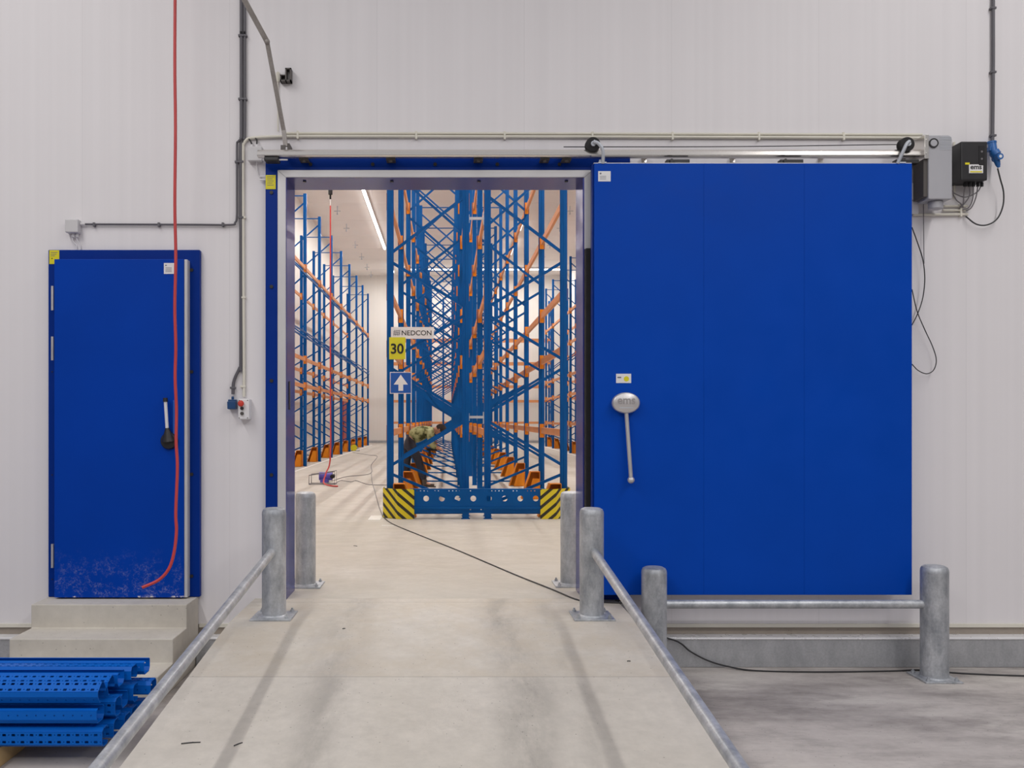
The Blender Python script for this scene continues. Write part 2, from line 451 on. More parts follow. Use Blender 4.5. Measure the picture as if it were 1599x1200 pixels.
# painted floor lines
b = MB(); b.box((-4.12, 6, .0005), (-4.04, 40, .003)); tag(b.build('floor_line', M['line']), 'white painted line along the left racking', None, None, 'structure')
b = MB(); b.box((4.92, 6, .0005), (5.0, 40, .003)); tag(b.build('floor_line', M['line']), 'white painted line along the right racking', None, None, 'structure')
b = MB(); b.box((-1.10, 5.2, .0005), (-.93, 5.75, .003)); b.box((-.86, 4.55, .0005), (-.70, 4.60, .003))
tag(b.build('floor_line', M['line']), 'short white painted marks by the rack corner', None, None, 'structure')

# ramp
b = MB()
prof = [(-.001, ZF+.001), (-.001, 0), (-.8, 0), (-5.88, ZF+.004), (-5.88, ZF+.001)]
b.prism(prof, lambda u, v, t: (t, u, v), -1.50, 1.31)
tag(b.build('ramp', M['ramp'], bevel=.006), 'sloping pale concrete ramp leading up into the big doorway', 'ramp')
# steps
b = MB()
b.prism([(-.012, ZF+.001), (-.012, .02), (-.315, .02), (-.315, -.155), (-.634, -.155), (-.634, -.327), (-.95, -.327), (-.95, ZF+.001)],
        lambda u, v, t: (t, u, v), -3.095, -1.937)
o = b.build('concrete_steps', M['steps'], bevel=.006); tag(o, 'three-tread concrete block steps below the small blue door', 'steps')

# ------------------------------------------------------------------ door 1 : small hinged freezer door
Y = -.03
d1 = thing('door_1', (-2.52, -.03, .02), 'small blue insulated hinged door above the concrete steps', 'door', kind='structure')
a0, a1 = at(77, 391, Y), at(313, 931, Y)
b = MB(); b.box((a0.x, -.05, .021), (a1.x, -.0005, a0.z)); b.build('frame', M['frame_blue'], d1, bevel=.006)
l0, l1 = at(85, 405, -.12), at(287.5, 931, -.12)
b = MB(); b.box((l0.x, -.125, .032), (l1.x, -.052, l0.z)); leaf = b.build('leaf', M['door_scuffed'], d1, bevel=.004)
b = MB(); b.box((l1.x+.0005, -.118, .032), (l1.x+.024, -.052, l0.z-.002)); g = b.build('edge_strip', M['alu'], d1, bevel=.002); tag(g, 'pale aluminium strip on the latch edge')
for y0, y1 in ((447, 485), (526, 563), (850, 887)):
    p0, p1 = at(80.5, y0, -.1), at(84.5, y1, -.1)
    b = MB(); b.cyl((p0.x+.008, -.10, p1.z), (p0.x+.008, -.10, p0.z), .011, n=12); b.box((p0.x-.004, -.10, p1.z+.01), (p0.x+.018, -.052, p0.z-.01))
    tag(b.build('hinge', M['handle_metal'], d1, smooth=True), 'pale metal hinge')
for yy in (422, 581, 741, 900):
    p = at(299.5, yy, -.05); b = MB(); b.cyl((p.x, -.058, p.z), (p.x, -.049, p.z), .013, n=14); b.build('bolt_cap', M['black'], d1)
for yy in (404, 581, 742, 905):
    p = at(81.5, yy, -.05); b = MB(); b.cyl((p.x, -.053, p.z), (p.x, -.049, p.z), .005, n=10); b.build('bolt_cap', M['black'], d1)
b = MB(); p0, p1 = at(77, 391, -.052), at(92.5, 412.5, -.052); q0 = at(86, 405.5, -.052)
b.box((p0.x, -.053, q0.z), (p1.x, -.0502, p0.z)); b.box((p0.x, -.053, p1.z), (q0.x, -.0502, q0.z))
st = b.build('warning_sticker', M['yellow'], d1); tag(st, 'yellow warning sticker on the frame corner')
b = MB()
for k in range(3): b.box((p0.x+.012, -.0536, p0.z-.02-k*.013), (p0.x+.065-.01*k, -.0531, p0.z-.016-k*.013))
b.build('print', M['ink_grey'], st)
p0, p1 = at(256, 411, -.126), at(273, 428, -.126)
b = MB(); b.box((p0.x, -.1275, p1.z), (p1.x, -.1252, p0.z)); st = b.build('type_sticker', M['white'], d1); tag(st, 'white type sticker')
b = MB(); b.box((p0.x+.010, -.1281, p0.z-.022), (p0.x+.022, -.1276, p0.z-.014))
for k in range(4): b.box((p0.x+.012, -.1281, p0.z-.038-k*.010), (p0.x+.06, -.1276, p0.z-.035-k*.010))
b.build('print', M['ink_grey'], st)
# lever handle
c = at(262, 689, -.17); t = at(258.5, 627, -.17)
h = MB()
h.lathe((c.x, -.128, c.z), [(.066, 0), (.066, -.012), (.058, -.026), (.03, -.032)], 28, 'Y')
h.tube([(c.x, -.150, c.z), (c.x-.003, -.158, c.z+.05), (c.x-.006, -.165, c.z+.10)], lambda u: .05-.036*u, 14)
hd = h.build('handle', M['black'], d1, smooth=True); tag(hd, 'black rounded handle boss')
h = MB(); h.tube([(c.x-.006, -.165, c.z+.085), (t.x, -.172, t.z+.0)], .0125, 12); tag(h.build('lever', M['white'], hd, smooth=True), 'white lever rod')
h = MB(); h.cyl((t.x, -.172, t.z-.004), (t.x-.001, -.172, t.z+.026), .019, .017, 14); h.build('lever_cap', M['black'], hd, smooth=True)
h = MB(); h.box((c.x+.028, -.14, c.z+.05), (c.x+.055, -.1255, c.z+.31)); tag(h.build('reflection_strip', M['sign_blue'], hd, bevel=.003), 'bright blue strip standing in for a reflection on the leaf')  # no real plate: bright reflection beside the lever, added as a coloured strip

# ------------------------------------------------------------------ door 2 : frame, casing, sliding leaf
d2 = thing('door_2', (0, -.05, 0), 'large blue sliding freezer door with its blue frame and pale casing', 'door', kind='structure')
fx0 = at(414.5, 600, -.05).x
ft = at(700, 245.5, -.05).z
ci0 = at(433.3, 600, -.06).x; ci1 = at(446.3, 600, -.06).x
ct0 = at(600, 265.5, -.06).z; ct1 = at(600, 277, -.06).z
rx1 = at(926, 600, -.06).x; rx0 = at(912.6, 600, -.06).x
b = MB()
b.prism([(fx0, .001), (fx0, ft), (1.42, ft), (1.42, .001), (rx1, .001), (rx1, ct0), (ci0, ct0), (ci0, .001)], lambda u, v, t: (u, t, v), -.05, -.0005)
b.build('frame', M['frame_blue'], d2, bevel=.004)
b = MB()
b.prism([(ci0+.0005, .001), (ci0+.0005, ct0-.0005), (rx1-.0005, ct0-.0005), (rx1-.0005, at(0, 389, -.06).z), (rx0, at(0, 389, -.06).z), (rx0, ct1), (ci1, ct1), (ci1, .001)], lambda u, v, t: (u, t, v), -.062, -.0005)
cs = b.build('casing', M['alu'], d2, bevel=.003); tag(cs, 'pale aluminium casing')
b = MB()
b.bar((ci0+.002, -.0625, ct0-.002), (ci1-.001, -.0625, ct1), .002, .001, (0, 1, 0)); b.bar((rx1-.002, -.0625, ct0-.002), (rx0, -.0625, ct1), .002, .001, (0, 1, 0))
b.build('mitre_joint', M['darkgrey'], cs)
b = MB(); b.box((rx0, -.105, .012), (rx1+.02, -.0005, at(0, 389, -.06).z-.001)); tag(b.build('seal', M['rubber'], d2, bevel=.01), 'black rubber seal beside the leaf')
b = MB()
b.box((OL+.0005, -.055, .001), (OL+.018, WT+.01, OT-.019)); b.box((OR_-.018, -.055, .001), (OR_-.0005, WT+.01, OT-.019)); b.box((OL+.0005, -.055, OT-.018), (OR_-.0005, WT+.01, OT-.0005))
b.build('jamb', M['jamb_blue'], d2, bevel=.004)
b = MB(); b.box((OL+.018, .03, at(449, 640, .06).z), (OL+.024, .075, at(449, 596, .06).z)); tag(b.build('pull_slot', M['black'], d2, bevel=.002), 'dark pull slot in the left jamb')
for yy in (301, 448, 595, 742, 889):
    p = at(424, yy, -.05); b = MB(); b.cyl((p.x, -.058, p.z), (p.x, -.0495, p.z), .014, n=14); b.build('bolt_cap', M['black'], d2)
for xx in (485, 582, 679.5, 776.5, 873.5):
    p = at(xx, 257, -.05); b = MB(); b.cyl((p.x, -.058, p.z), (p.x, -.0495, p.z), .014, n=14); b.build('bolt_cap', M['black'], d2)
for xx in (476, 612, 748, 884):
    p = at(xx, 279.5, 0.05); b = MB(); b.cyl((p.x, .04, OT-.026), (p.x, .04, OT-.017), .014, n=12); b.build('bolt_cap', M['black'], d2)
p0, p1 = at(414.8, 273.5, -.052), at(430.5, 295.5, -.052)
b = MB(); b.box((p0.x, -.0525, p1.z), (p1.x, -.0502, p0.z)); st = b.build('warning_sticker', M['yellow'], d2); tag(st, 'yellow warning sticker')
b = MB()
for k in range(5): b.box((p0.x+.012, -.0531, p0.z-.016-k*.016), (p0.x+.062-.008*(k % 2), -.0526, p0.z-.012-k*.016))
b.build('print', M['ink_grey'], st)
# leaf
LY0, LY1 = -.22, -.13
l0 = at(928, 255.3, LY0); l1 = at(1424, 929.5, LY0)
j1, j2 = at(1099, 0, LY0).x, at(1256, 0, LY0).x
lf = sub('leaf', d2)
prev = l0.x
lf = None
b = MB()
for x0, x1 in ((l0.x, j1-.0004), (j1+.0004, j2-.0004), (j2+.0004, l1.x)): b.box((x0, LY0, l1.z), (x1, LY1, l0.z))
b.box((l0.x+.01, LY0+.004, l1.z+.01), (l1.x-.01, LY1-.002, l0.z-.01))
bpy.data.objects.remove(bpy.data.objects['leaf.001'] if 'leaf.001' in bpy.data.objects else bpy.data.objects['leaf'])
lf = b.build('leaf', M['door_blue'], d2, bevel=.001)
b = MB(); b.box((l0.x-.003, LY0+.004, l0.z+.0005), (l1.x, LY1, l0.z+.006)); tag(b.build('top_rail', M['alu'], lf), 'thin pale strip on top of the leaf')
b = MB(); b.box((l0.x-.012, LY0+.02, l1.z), (l0.x-.0005, LY1, l0.z)); b.build('leading_edge', M['frame_blue'], lf)
def sticker(p0, p1, yy, mat, nm, par, lab):
    b = MB(); b.box((p0.x, yy-.002, p1.z), (p1.x, yy-.0002, p0.z)); o = b.build(nm, mat, par); tag(o, lab); return o
p0, p1 = at(934, 267.5, LY0), at(953.5, 283.5, LY0)
st = sticker(p0, p1, LY0, M['white'], 'type_sticker', lf, 'white type sticker')
b = MB(); b.cyl((p0.x+.018, LY0-.0026, p0.z-.018), (p0.x+.018, LY0-.0021, p0.z-.018), .007, n=10)
for k in range(3): b.box((p0.x+.012, LY0-.0026, p0.z-.040-k*.011), (p0.x+.06, LY0-.0021, p0.z-.037-k*.011))
b.build('print', M['ink_grey'], st)
p0, p1 = at(962, 584, LY0), at(985.5, 598.5, LY0)
st = sticker(p0, p1, LY0, M['white'], 'round_mark_sticker', lf, 'white sticker with a yellow disc')
b = MB(); c = at(978, 592, LY0); b.cyl((c.x, LY0-.003, c.z), (c.x, LY0-.0021, c.z), .020, n=20); b.build('disc', M['yellow'], st)
b = MB(); c = at(967, 590, LY0); b.box((c.x-.014, LY0-.003, c.z-.004), (c.x+.014, LY0-.0021, c.z+.006)); b.build('print', M['ink_grey'], st)
# lever handle with oval boss
c = at(978, 629.5, LY0-.06)
b = MB(); b.lathe((0, 0, 0), [(.098, 0.0), (.104, -.02), (.104, -.05), (.098, -.06), (.090, -.064)], 40, 'Y')
bmesh.ops.transform(b.bm, matrix=Matrix.Translation((c.x, LY0-.002, c.z)) @ Matrix.Diagonal((1, 1, .76, 1)), verts=b.bm.verts)
hd = b.build('handle', M['handle_metal'], lf, smooth=True); tag(hd, 'oval pale metal handle boss')
text('ems', .085, M['mid_ink'], 'lettering', hd, (c.x, LY0-.0675, c.z+.012), .132, .0015)
b = MB(); b.box((c.x-.05, LY0-.0675, c.z-.040), (c.x+.052, LY0-.0664, c.z-.033)); b.build('print', M['spacer'], hd)
q = at(985.5, 748, LY0-.06)
b = MB(); b.tube([(c.x+.004, LY0-.04, c.z-.07), (q.x, LY0-.055, q.z)], .0155, 14); b.build('lever', M['handle_metal'], hd, smooth=True)
b = MB(); b.sphere((q.x, LY0-.055, q.z-.01), .027); b.build('knob', M['handle_metal'], hd, smooth=True)
for xx in (1058, 1235, 1415):
    p = at(xx, 249.5, LY0+.04)
    b = MB(); b.box((p.x-.088, LY0+.02, l0.z+.0065), (p.x+.088, LY0+.08, l0.z+.038)); b.cyl((p.x-.05, LY0+.01, l0.z+.022), (p.x-.05, LY0+.08, l0.z+.022), .018, n=14)
    tag(b.build('top_guide', M['black'], lf, bevel=.004), 'black guide block')
# trolleys
for xx, yy, ex in ((926, 225.5, 940), (1416.5, 225.5, 1406)):
    p = at(xx, yy, -.20); e = at(ex, 250, -.20)
    tr = sub('trolley', d2)
    b = MB(); b.lathe((p.x, -.21, p.z), [(.02, 0), (.054, .004), (.056, .02), (.047, .028), (.047, .04), (.056, .048), (.056, .06), (.02, .066)], 30, 'Y')
    tag(b.build('wheel', M['rubber'], tr, smooth=True), 'black grooved trolley wheel')
    b = MB(); b.cyl((p.x, -.225, p.z), (p.x, -.205, p.z), .019, n=16); b.tube([(p.x, -.232, p.z+.012), (p.x+(e.x-p.x)*.55, -.245, p.z-.012), (e.x, -.24, p.z-.065), (e.x+(.004 if ex > xx else -.03), -.215, l0.z-.0)], .013, 12)
    b.box((e.x-.03, -.222, l0.z+.001), (e.x+.03, -.17, l0.z+.012)); b.cyl((e.x-.012, -.20, l0.z+.01), (e.x-.012, -.20, l0.z+.032), .011, n=8)
    b.build('hanger_arm', M['spacer'], tr, smooth=True)

# ------------------------------------------------------------------ track with brackets
TY = -.15
t0 = at(403, 240, TY); t1 = at(1441, 240, TY)
tk = thing('door_track', (t0.x, TY, t0.z), 'long stainless tubular track above the big doorway', 'track')
b = MB(); zc = at(0, 240.8, TY).z
b.prism([(-.045, -.022), (-.028, -.029), (.02, -.029), (.028, -.012), (.012, .012), (-.004, .030), (-.016, .030), (-.036, .010)], lambda u, v, t: (t, TY+u, zc+v), t0.x, t1.x-.01)
b.build('rail', M['stainless'], tk, bevel=.005)
for xx in (474, 610, 747, 880, 1010, 1150, 1290, 1420):
    p = at(xx, 240, -.1); b = MB(); b.box((p.x-.02, -.135, zc+.005), (p.x+.02, -.002, zc+.015)); b.box((p.x-.02, -.008, zc-.02), (p.x+.02, -.001, zc+.04)); b.build('wall_bracket', M['stainless'], tk)
for xx in (474, 610, 747, 851, 885, 1235):
    if xx > 1000: continue
    p = at(xx, 249, -.14)
    b = MB(); b.box((p.x-.035, -.145, zc-.040), (p.x+.035, -.052, zc-.0305)); b.cyl((p.x, -.13, zc-.055), (p.x, -.13, zc-.039), .015, n=6)
    b.build('bracket', M['darkgrey'], tk)
p = at(425, 247.5, TY); b = MB(); b.box((p.x-.055, -.19, zc-.062), (p.x+.055, -.10, zc-.030)); sb = b.build('end_stop', M['black'], tk, bevel=.008); tag(sb, 'black rubber end stop')
b = MB(); b.cyl((p.x-.07, -.16, zc-.046), (p.x+.12, -.16, zc-.046), .006, n=10); tag(b.build('stop_rod', M['white'], sb), 'pale threaded rod')
p = at(445, 224, -.1); b = MB()
b.box((p.x-.027, -.135, zc+.019), (p.x+.010, -.125, zc+.075)); b.box((p.x-.027, -.1249, zc+.019), (p.x+.010, -.105, zc+.03)); b.box((p.x+.02, -.115, zc+.019), (p.x+.038, -.002, zc+.095)); b.box((p.x-.027, -.104, zc+.019), (p.x+.02, -.002, zc+.028))
b.build('angle_bracket', M['darkgrey'], tk, bevel=.002)
# drive wire
w0, w1 = at(880, 229.5, -.10), at(1408, 226.5, -.13)
b = MB(); b.tube([w0, at(1150, 229, -.10), at(1382, 226, -.115), w1], .0035, 6); tag(b.build('drive_cable', M['cable']), 'thin dark steel wire running above the door track to the motor', 'cable')

# strut (bent bar) and wall clamp
p0, p1, p2, p3 = at(417, 65, -.40)+(at(374, -14, -.62)-at(417, 65, -.40))*5, at(417, 65, -.40), at(443, 204, -.115), at(446, 229, -.112)
b = MB(); b.bar(p0, p1, .038, .012, (0, 1, .2)); b.bar(p1, p2, .032, .012, (0, 1, .2)); b.bar(p2, p3, .032, .02, (0, 1, .2)); b.sphere(p1, .021)
tag(b.build('bent_stay_bar', M['darkgrey'], smooth=False), 'bent flat steel stay rising from the track end', 'stay')
bpy.data.objects['bent_stay_bar'].data.materials[0] = galv('stay_steel', (.30, .275, .26), (.42, .39, .37), .3, .5)
p = at(448, 118, -.04)
b = MB()
for a0, a1 in (((.0, -.05), (.010, .052)), ((.036, -.05), (.046, .052)), ((0, .042), (.046, .052)), ((-.04, -.05), (.046, -.04)), ((-.04, -.05), (-.032, .0)), ((-.04, -.006), (.0, .0))):
    b.box((p.x-.010+a0[0], -.06, p.z+a0[1]), (p.x-.010+a1[0], -.0005, p.z+a1[1]))
tag(b.build('wall_clamp', M['darkgrey']), 'small dark metal clamp on the wall beside the stay bar', 'clamp')
b = MB(); b.tube([at(434, 112, -.012), at(434, 160, -.012), at(434, 205, -.012)], .005, 8); b.box(at(431, 113, -.012)-Vector((0, .0, 0)), at(437, 128, -.0005))
tag(b.build('thin_cable', M['cream'], smooth=True), 'thin cream cable running down behind the stay bar', 'cable')

# ------------------------------------------------------------------ conduits
def conduit(name, pts, r, mat, label, clips=(), cat='conduit', n=12, sub_=6, clipmat=None):
    root = thing(name, pts[len(pts)//2], label, cat)
    b = MB(); b.tube(pts, r, n, True, sub_); b.build('pipe', mat, root, smooth=True)
    for p, ax in clips:
        b = MB(); p = Vector(p)
        if ax == 'z':   # vertical pipe
            b.box((p.x-r-.008, p.y-r-.002, p.z-.008), (p.x+r+.008, -.0005, p.z+.008))
        else:
            b.box((p.x-.008, p.y-r-.002, p.z-r-.008), (p.x+.008, -.0005, p.z+r+.008))
        b.build('clip', clipmat or mat, root, bevel=.002)
    return root
def wl(px, py, off): return at(px, py, -off)
conduit('conduit', [wl(376.8, -800, .02), wl(376.8, -30, .02), wl(376.8, 60, .02), wl(376.8, 205, .02), wl(376.3, 215, .02), wl(376.0, 235, .02), wl(376, 345, .02), wl(376, 560, .02), wl(374.5, 574, .02), wl(368, 588, .02), wl(364.4, 600, .02), wl(363.8, 616, .02)],
        .0125, M['conduit'], 'long dark grey conduit running from above down to the blue socket', [(wl(376.5, y, .02), 'z') for y in (56, 155, 253, 340)]+[(wl(363.6, 606, .02), 'z')])
conduit('conduit', [wl(382.2, -800, .018), wl(382.2, -30, .018), wl(382.2, 60, .018), wl(382.2, 206, .018), wl(380.5, 214, .02)], .0105, M['conduit'],
        'shorter dark grey conduit ending at the corner of the cream pipes', [(wl(382.2, y, .018), 'z') for y in (56, 155)])
conduit('conduit', [wl(377, 216, .045), wl(371.5, 222, .035), wl(370, 230, .02), wl(370, 300, .02), wl(369.8, 338, .02), wl(367, 348, .02), wl(360, 351.3, .02), wl(300, 351, .02), wl(200, 350.6, .02), wl(140, 350.3, .02), wl(128, 350.3, .02)],
        .008, M['conduit'], 'thin dark grey conduit running left to the small door junction box', [(wl(x, 351, .02), 'x') for x in (147, 248, 348)]+[(wl(370, 253, .02), 'z')])
conduit('conduit', [wl(381, 620, .016), wl(381, 560, .016), wl(380, 400, .016), wl(379.5, 240, .016), wl(380.5, 226, .016), wl(385, 218.5, .016), wl(395, 215.5, .016), wl(430, 213.6, .016), wl(500, 213, .016), wl(800, 213.6, .016), wl(1150, 214.5, .016), wl(1440, 215.5, .016)],
        .012, M['cream'], 'lower cream conduit bending down to the control button box', [(wl(x, 213.5+(x-500)*.0025, .016), 'x') for x in (465, 650, 788, 925, 1050, 1185, 1317)]+[(wl(379.8, y, .016), 'z') for y in (340, 465, 604)])
conduit('conduit', [wl(446, 208.3, .012), wl(800, 208.6, .012), wl(1200, 209.8, .012), wl(1440, 210.5, .012)], .010, M['cream'],
        'upper straight cream conduit along the wall above the track', [(wl(x, 208.5+(x-500)*.0025, .012), 'x') for x in (465, 650, 788, 925, 1050, 1185, 1317)])
conduit('conduit', [wl(1550.8, -800, .02), wl(1550.8, -30, .02), wl(1550.8, 100, .02), wl(1549.8, 220, .02)], .0125, M['conduit'], 'dark grey conduit dropping to the blue plug on the right', [(wl(1550.5, y, .02), 'z') for y in (13, 113, 212)])
conduit('conduit', [wl(1425, 335.5, .018), wl(1470, 335.3, .018), wl(1511, 335, .018)], .010, M['cream'], 'lowest cream conduit stub under the black control box', [(wl(1500, 335, .018), 'x')])
conduit('conduit', [wl(1472, 328.5, .018), wl(1511, 328.5, .018)], .008, M['cream'], 'middle cream conduit stub under the black control box', [(wl(1500, 328.5, .018), 'x')])
conduit('conduit', [wl(1474, 322, .018), wl(1511, 322, .018)], .008, M['cream'], 'topmost cream conduit stub under the black control box', [(wl(1500, 322, .018), 'x')])
conduit('conduit', [wl(1490, 222, .012), wl(1490.5, 310, .012)], .008, M['cream'], 'short vertical cream conduit between the motor and the black box')

# junction box above the small door
jb = thing('junction_box', wl(111, 364, 0), 'small pale grey junction box above the small blue door', 'junction box')
b = MB(); p0, p1 = wl(101, 342, .07), wl(121.5, 363, .07); b.box((p0.x, -.07, p1.z), (p1.x, -.001, p0.z)); b.build('housing', M['grey_box'], jb, bevel=.008)
b = MB(); q = wl(126, 350.3, .02); b.cyl((p1.x-.001, -.03, q.z), (p1.x+.035, -.02, q.z), .012, n=12); b.build('cable_gland', M['grey_box'], jb)
for dx_, rr in ((.05, .011), (.08, .009)):
    b = MB(); b.cyl((p0.x+dx_, -.03, p1.z-.03), (p0.x+dx_, -.03, p1.z+.001), rr, n=12); b.build('cable_gland', M['grey_box'], jb)
b = MB(); b.tube([wl(112, 368, .03), wl(114, 377, .02), wl(119, 383, .012), wl(120, 390, .01)], .004, 8); b.tube([wl(118, 367, .03), wl(121, 376, .02), wl(125, 383, .012), wl(126, 390, .01)], .004, 8)
tag(b.build('cable', M['white'], jb, smooth=True), 'two thin white wires')

# sensor box left of the track
jb = thing('junction_box', wl(398, 252, 0), 'pale grey cable box beside the left end of the track', 'junction box')
b = MB(); p0, p1 = wl(386.5, 228.5, .06), wl(409, 251, .06); b.box((p0.x, -.06, p1.z), (p1.x, -.001, p0.z)); b.build('housing', M['grey_box'], jb, bevel=.006)
for xx in (393, 401): q = wl(xx, 228, .03); b = MB(); b.cyl((q.x, -.03, p0.z-.001), (q.x, -.03, p0.z+.022), .010, n=12); b.build('cable_gland', M['white'], jb)
b = MB(); b.tube([wl(393, 225, .03), wl(391.5, 221, .03), wl(388, 216.5, .02)], .006, 8); b.tube([wl(401, 225, .03), wl(401, 219, .03), wl(398.5, 215.5, .02)], .006, 8)
b.build('cable', M['cable'], jb, smooth=True)
b = MB(); b.tube([wl(401, 252, .03), wl(401, 262, .02), wl(405, 276, .015), wl(414, 280, .02)], .004, 8)
tag(b.build('sensor_wire', M['white'], jb, smooth=True), 'thin white wire'); 
b = MB(); q = wl(410, 281, .03); b.cyl((q.x-.02, -.03, q.z), (q.x+.026, -.03, q.z), .009, n=10); b.cyl((q.x-.02, -.03, q.z+.026), (q.x+.026, -.03, q.z+.026), .008, n=10)
tag(b.build('sensor_gland', M['white'], jb, smooth=True), 'white plug-in sensor glands')

# blue socket + button box
sk = thing('wall_socket', wl(361.5, 640, 0), 'dark blue flap socket left of the red button box', 'socket')
b = MB(); p0, p1 = wl(355, 624, .07), wl(367.5, 639.5, .07); b.box((p0.x, -.055, p1.z), (p1.x, -.001, p0.z)); b.cyl((wl(363.5, 0, .03).x, -.03, p0.z-.001), (wl(363.5, 0, .03).x, -.03, p0.z+.024), .011, n=12)
b.build('housing', M['socket_blue'], sk, bevel=.005)
b = MB(); b.box((p0.x-.001, -.072, p1.z+.003), (p1.x+.001, -.0555, p0.z-.016), Matrix.Rotation(.08, 3, 'X')); b.build('flap', M['socket_blue'], sk, bevel=.003)
bb = thing('push_button_box', wl(380, 656, 0), 'white control box with a red mushroom button', 'control box')
b = MB(); p0, p1 = wl(371.5, 623, .09), wl(389, 655.5, .09); b.box((p0.x, -.085, p1.z), (p1.x, -.001, p0.z)); b.build('housing', M['white'], bb, bevel=.008)
b = MB(); q = wl(376.5, 630.5, .1); b.lathe((q.x, -.085, q.z), [(.012, 0), (.012, -.012), (.022, -.016), (.024, -.026), (.018, -.034), (.006, -.037)], 24, 'Y'); tag(b.build('stop_button', M['red'], bb, smooth=True), 'red mushroom stop button')
for yy in (638, 646): b = MB(); q = wl(377.5, yy, .1); b.cyl((q.x, -.10, q.z), (q.x, -.085, q.z), .013, n=16); tag(b.build('button', M['black'] if yy < 640 else M['darkgrey'], bb, smooth=True), 'small dark push button')
for xx, yy in ((373.5, 625.5), (386.5, 625.5), (373.5, 653), (386.5, 653)): q = wl(xx, yy, .086); b = MB(); b.cyl((q.x, -.087, q.z), (q.x, -.0845, q.z), .004, n=8); b.build('screw', M['darkgrey'], bb)

# motor
mo = thing('door_motor', wl(1464, 312, 0), 'grey motor housing with round fan at the right end of the track', 'motor')
p0, p1 = at(1450, 211, -.22), at(1487, 311, -.22)
b = MB(); r = .035
out = [(p0.x, p1.z), (p1.x, p1.z)] + [(p1.x-r+r*math.sin(a), p0.z-r+r*math.cos(a)) for a in [PI/2-PI/2*k/6 for k in range(7)]] + [(p0.x, p0.z)]
b.prism(out, lambda u, v, t: (u, t, v), -.22, -.06); b.build('housing', M['motor'], mo, bevel=.006)
b = MB()
for k in range(9): z = p0.z-.016-k*.0115; b.box((p0.x+.085, -.2225, z-.002), (p1.x-.008, -.2205, z+.002))
b.build('cooling_vent', M['darkgrey'], mo).data.materials[0] = M['spacer']
c = at(1458, 223.5, -.225); b = MB(); b.lathe((c.x, -.2205, c.z), [(.036, 0), (.036, -.008), (.029, -.008), (.028, -.002)], 28, 'Y'); tag(b.build('fan_ring', M['black'], mo, smooth=True), 'black fan ring')
b = MB(); b.cyl((c.x, -.229, c.z), (c.x, -.2205, c.z), .0255, n=24); b.build('fan_grille', M['motor'], mo, smooth=True)
b = MB(); b.box((p0.x-.03, -.205, p1.z+.02), (p0.x-.0005, -.06, at(0, 249, -.2).z)); b.build('side_housing', M['darkgrey'], mo, bevel=.003)
b = MB(); b.box((at(1441, 0, -.2).x, -.225, at(0, 248, -.22).z), (p0.x-.0005, -.002, p0.z+.002)); b.box((p0.x, -.0595, p1.z+.05), (p1.x-.01, -.001, p0.z-.02))
for zz in (.02, .12): b.cyl((p0.x-.02, -.228, p0.z-zz-.02), (p0.x-.02, -.224, p0.z-zz-.02), .007, n=8)
tag(b.build('mounting_bracket', M['stainless'], mo, bevel=.002), 'stainless mounting bracket')
c = at(1462, 311, -.15); b = MB(); b.cyl((c.x+.0, -.14, p1.z-.058), (c.x, -.14, p1.z-.0005), .052, n=28); b.build('brake_cap', M['motor'], mo, bevel=.005, smooth=True)
b = MB(); q0 = at(1425, 286, -.06); q1 = at(1437, 312, -.06)
wb = thing('limit_switch_box', wl(1431, 312, 0), 'narrow white switch box at the right edge of the blue leaf', 'switch box')
b.box((q0.x-.02, -.06, q1.z), (q1.x, -.001, q0.z)); b.build('housing', M['white'], wb, bevel=.004)
b = MB(); b.box((q0.x-.015, -.045, at(0, 334, -.04).z), (q1.x-.003, -.001, q1.z-.0005)); b.build('lower_cover', M['white'], wb, bevel=.003)
b = MB(); b.cyl((q1.x-.0005, -.03, q0.z-.04), (q1.x+.015, -.03, q0.z-.04), .007, n=10); b.build('cable_gland', M['white'], wb)

# control box (black)
cb = thing('control_unit', wl(1517, 292, 0), 'black door control unit with a yellow and white maker label', 'control unit')
p0, p1 = at(1500, 221, -.16), at(1541.5, 282, -.16)
b = MB(); b.prism([(p0.x, p1.z), (p1.x, p1.z), (p1.x, p0.z), (p0.x, p0.z)], lambda u, v, t: (u, t, v), -.165, -.0005)
b.build('housing', M['black'], cb, bevel=.009)
b = MB(); b.box((p1.x-.068, -.168, p0.z-.185), (p1.x-.024, -.1652, p0.z-.035)); b.build('button_panel', M['rubber'], cb, bevel=.003)
for k in (0, 1): b = MB(); b.cyl((p1.x-.046, -.170, p0.z-.08-k*.055), (p1.x-.046, -.168, p0.z-.08-k*.055), .008, n=10); b.build('button', M['grey_cable'], cb)
q0, q1 = at(1513, 257, -.166), at(1535, 270.5, -.166)
b = MB(); b.box((q0.x, -.1672, q1.z), (q1.x, -.1652, q0.z)); lb = b.build('maker_label', M['white'], cb); tag(lb, 'white maker label with yellow strip')
text('ems', .052, M['ink'], 'lettering', lb, ((q0.x+q1.x)/2, -.1680, q0.z-.024), .085, .0010)
b = MB(); b.box((q0.x+.008, -.1682, q1.z+.005), (q1.x-.008, -.1673, q1.z+.015)); b.build('yellow_strip', M['yellow'], lb)
q0, q1 = at(1507, 254, -.166), at(1514, 257.2, -.166); b = MB(); b.box((q0.x, -.1672, q1.z), (q1.x, -.1652, q0.z)); tag(b.build('small_sticker', M['yellow'], cb), 'small yellow sticker')
for xx in (1507, 1513.5, 1520, 1527, 1533): q = at(xx, 284, -.1); b = MB(); b.cyl((q.x, -.10, p1.z-.030), (q.x, -.10, p1.z+.001), .012, n=12); b.build('cable_gland', M['rubber'], cb)
b = MB()
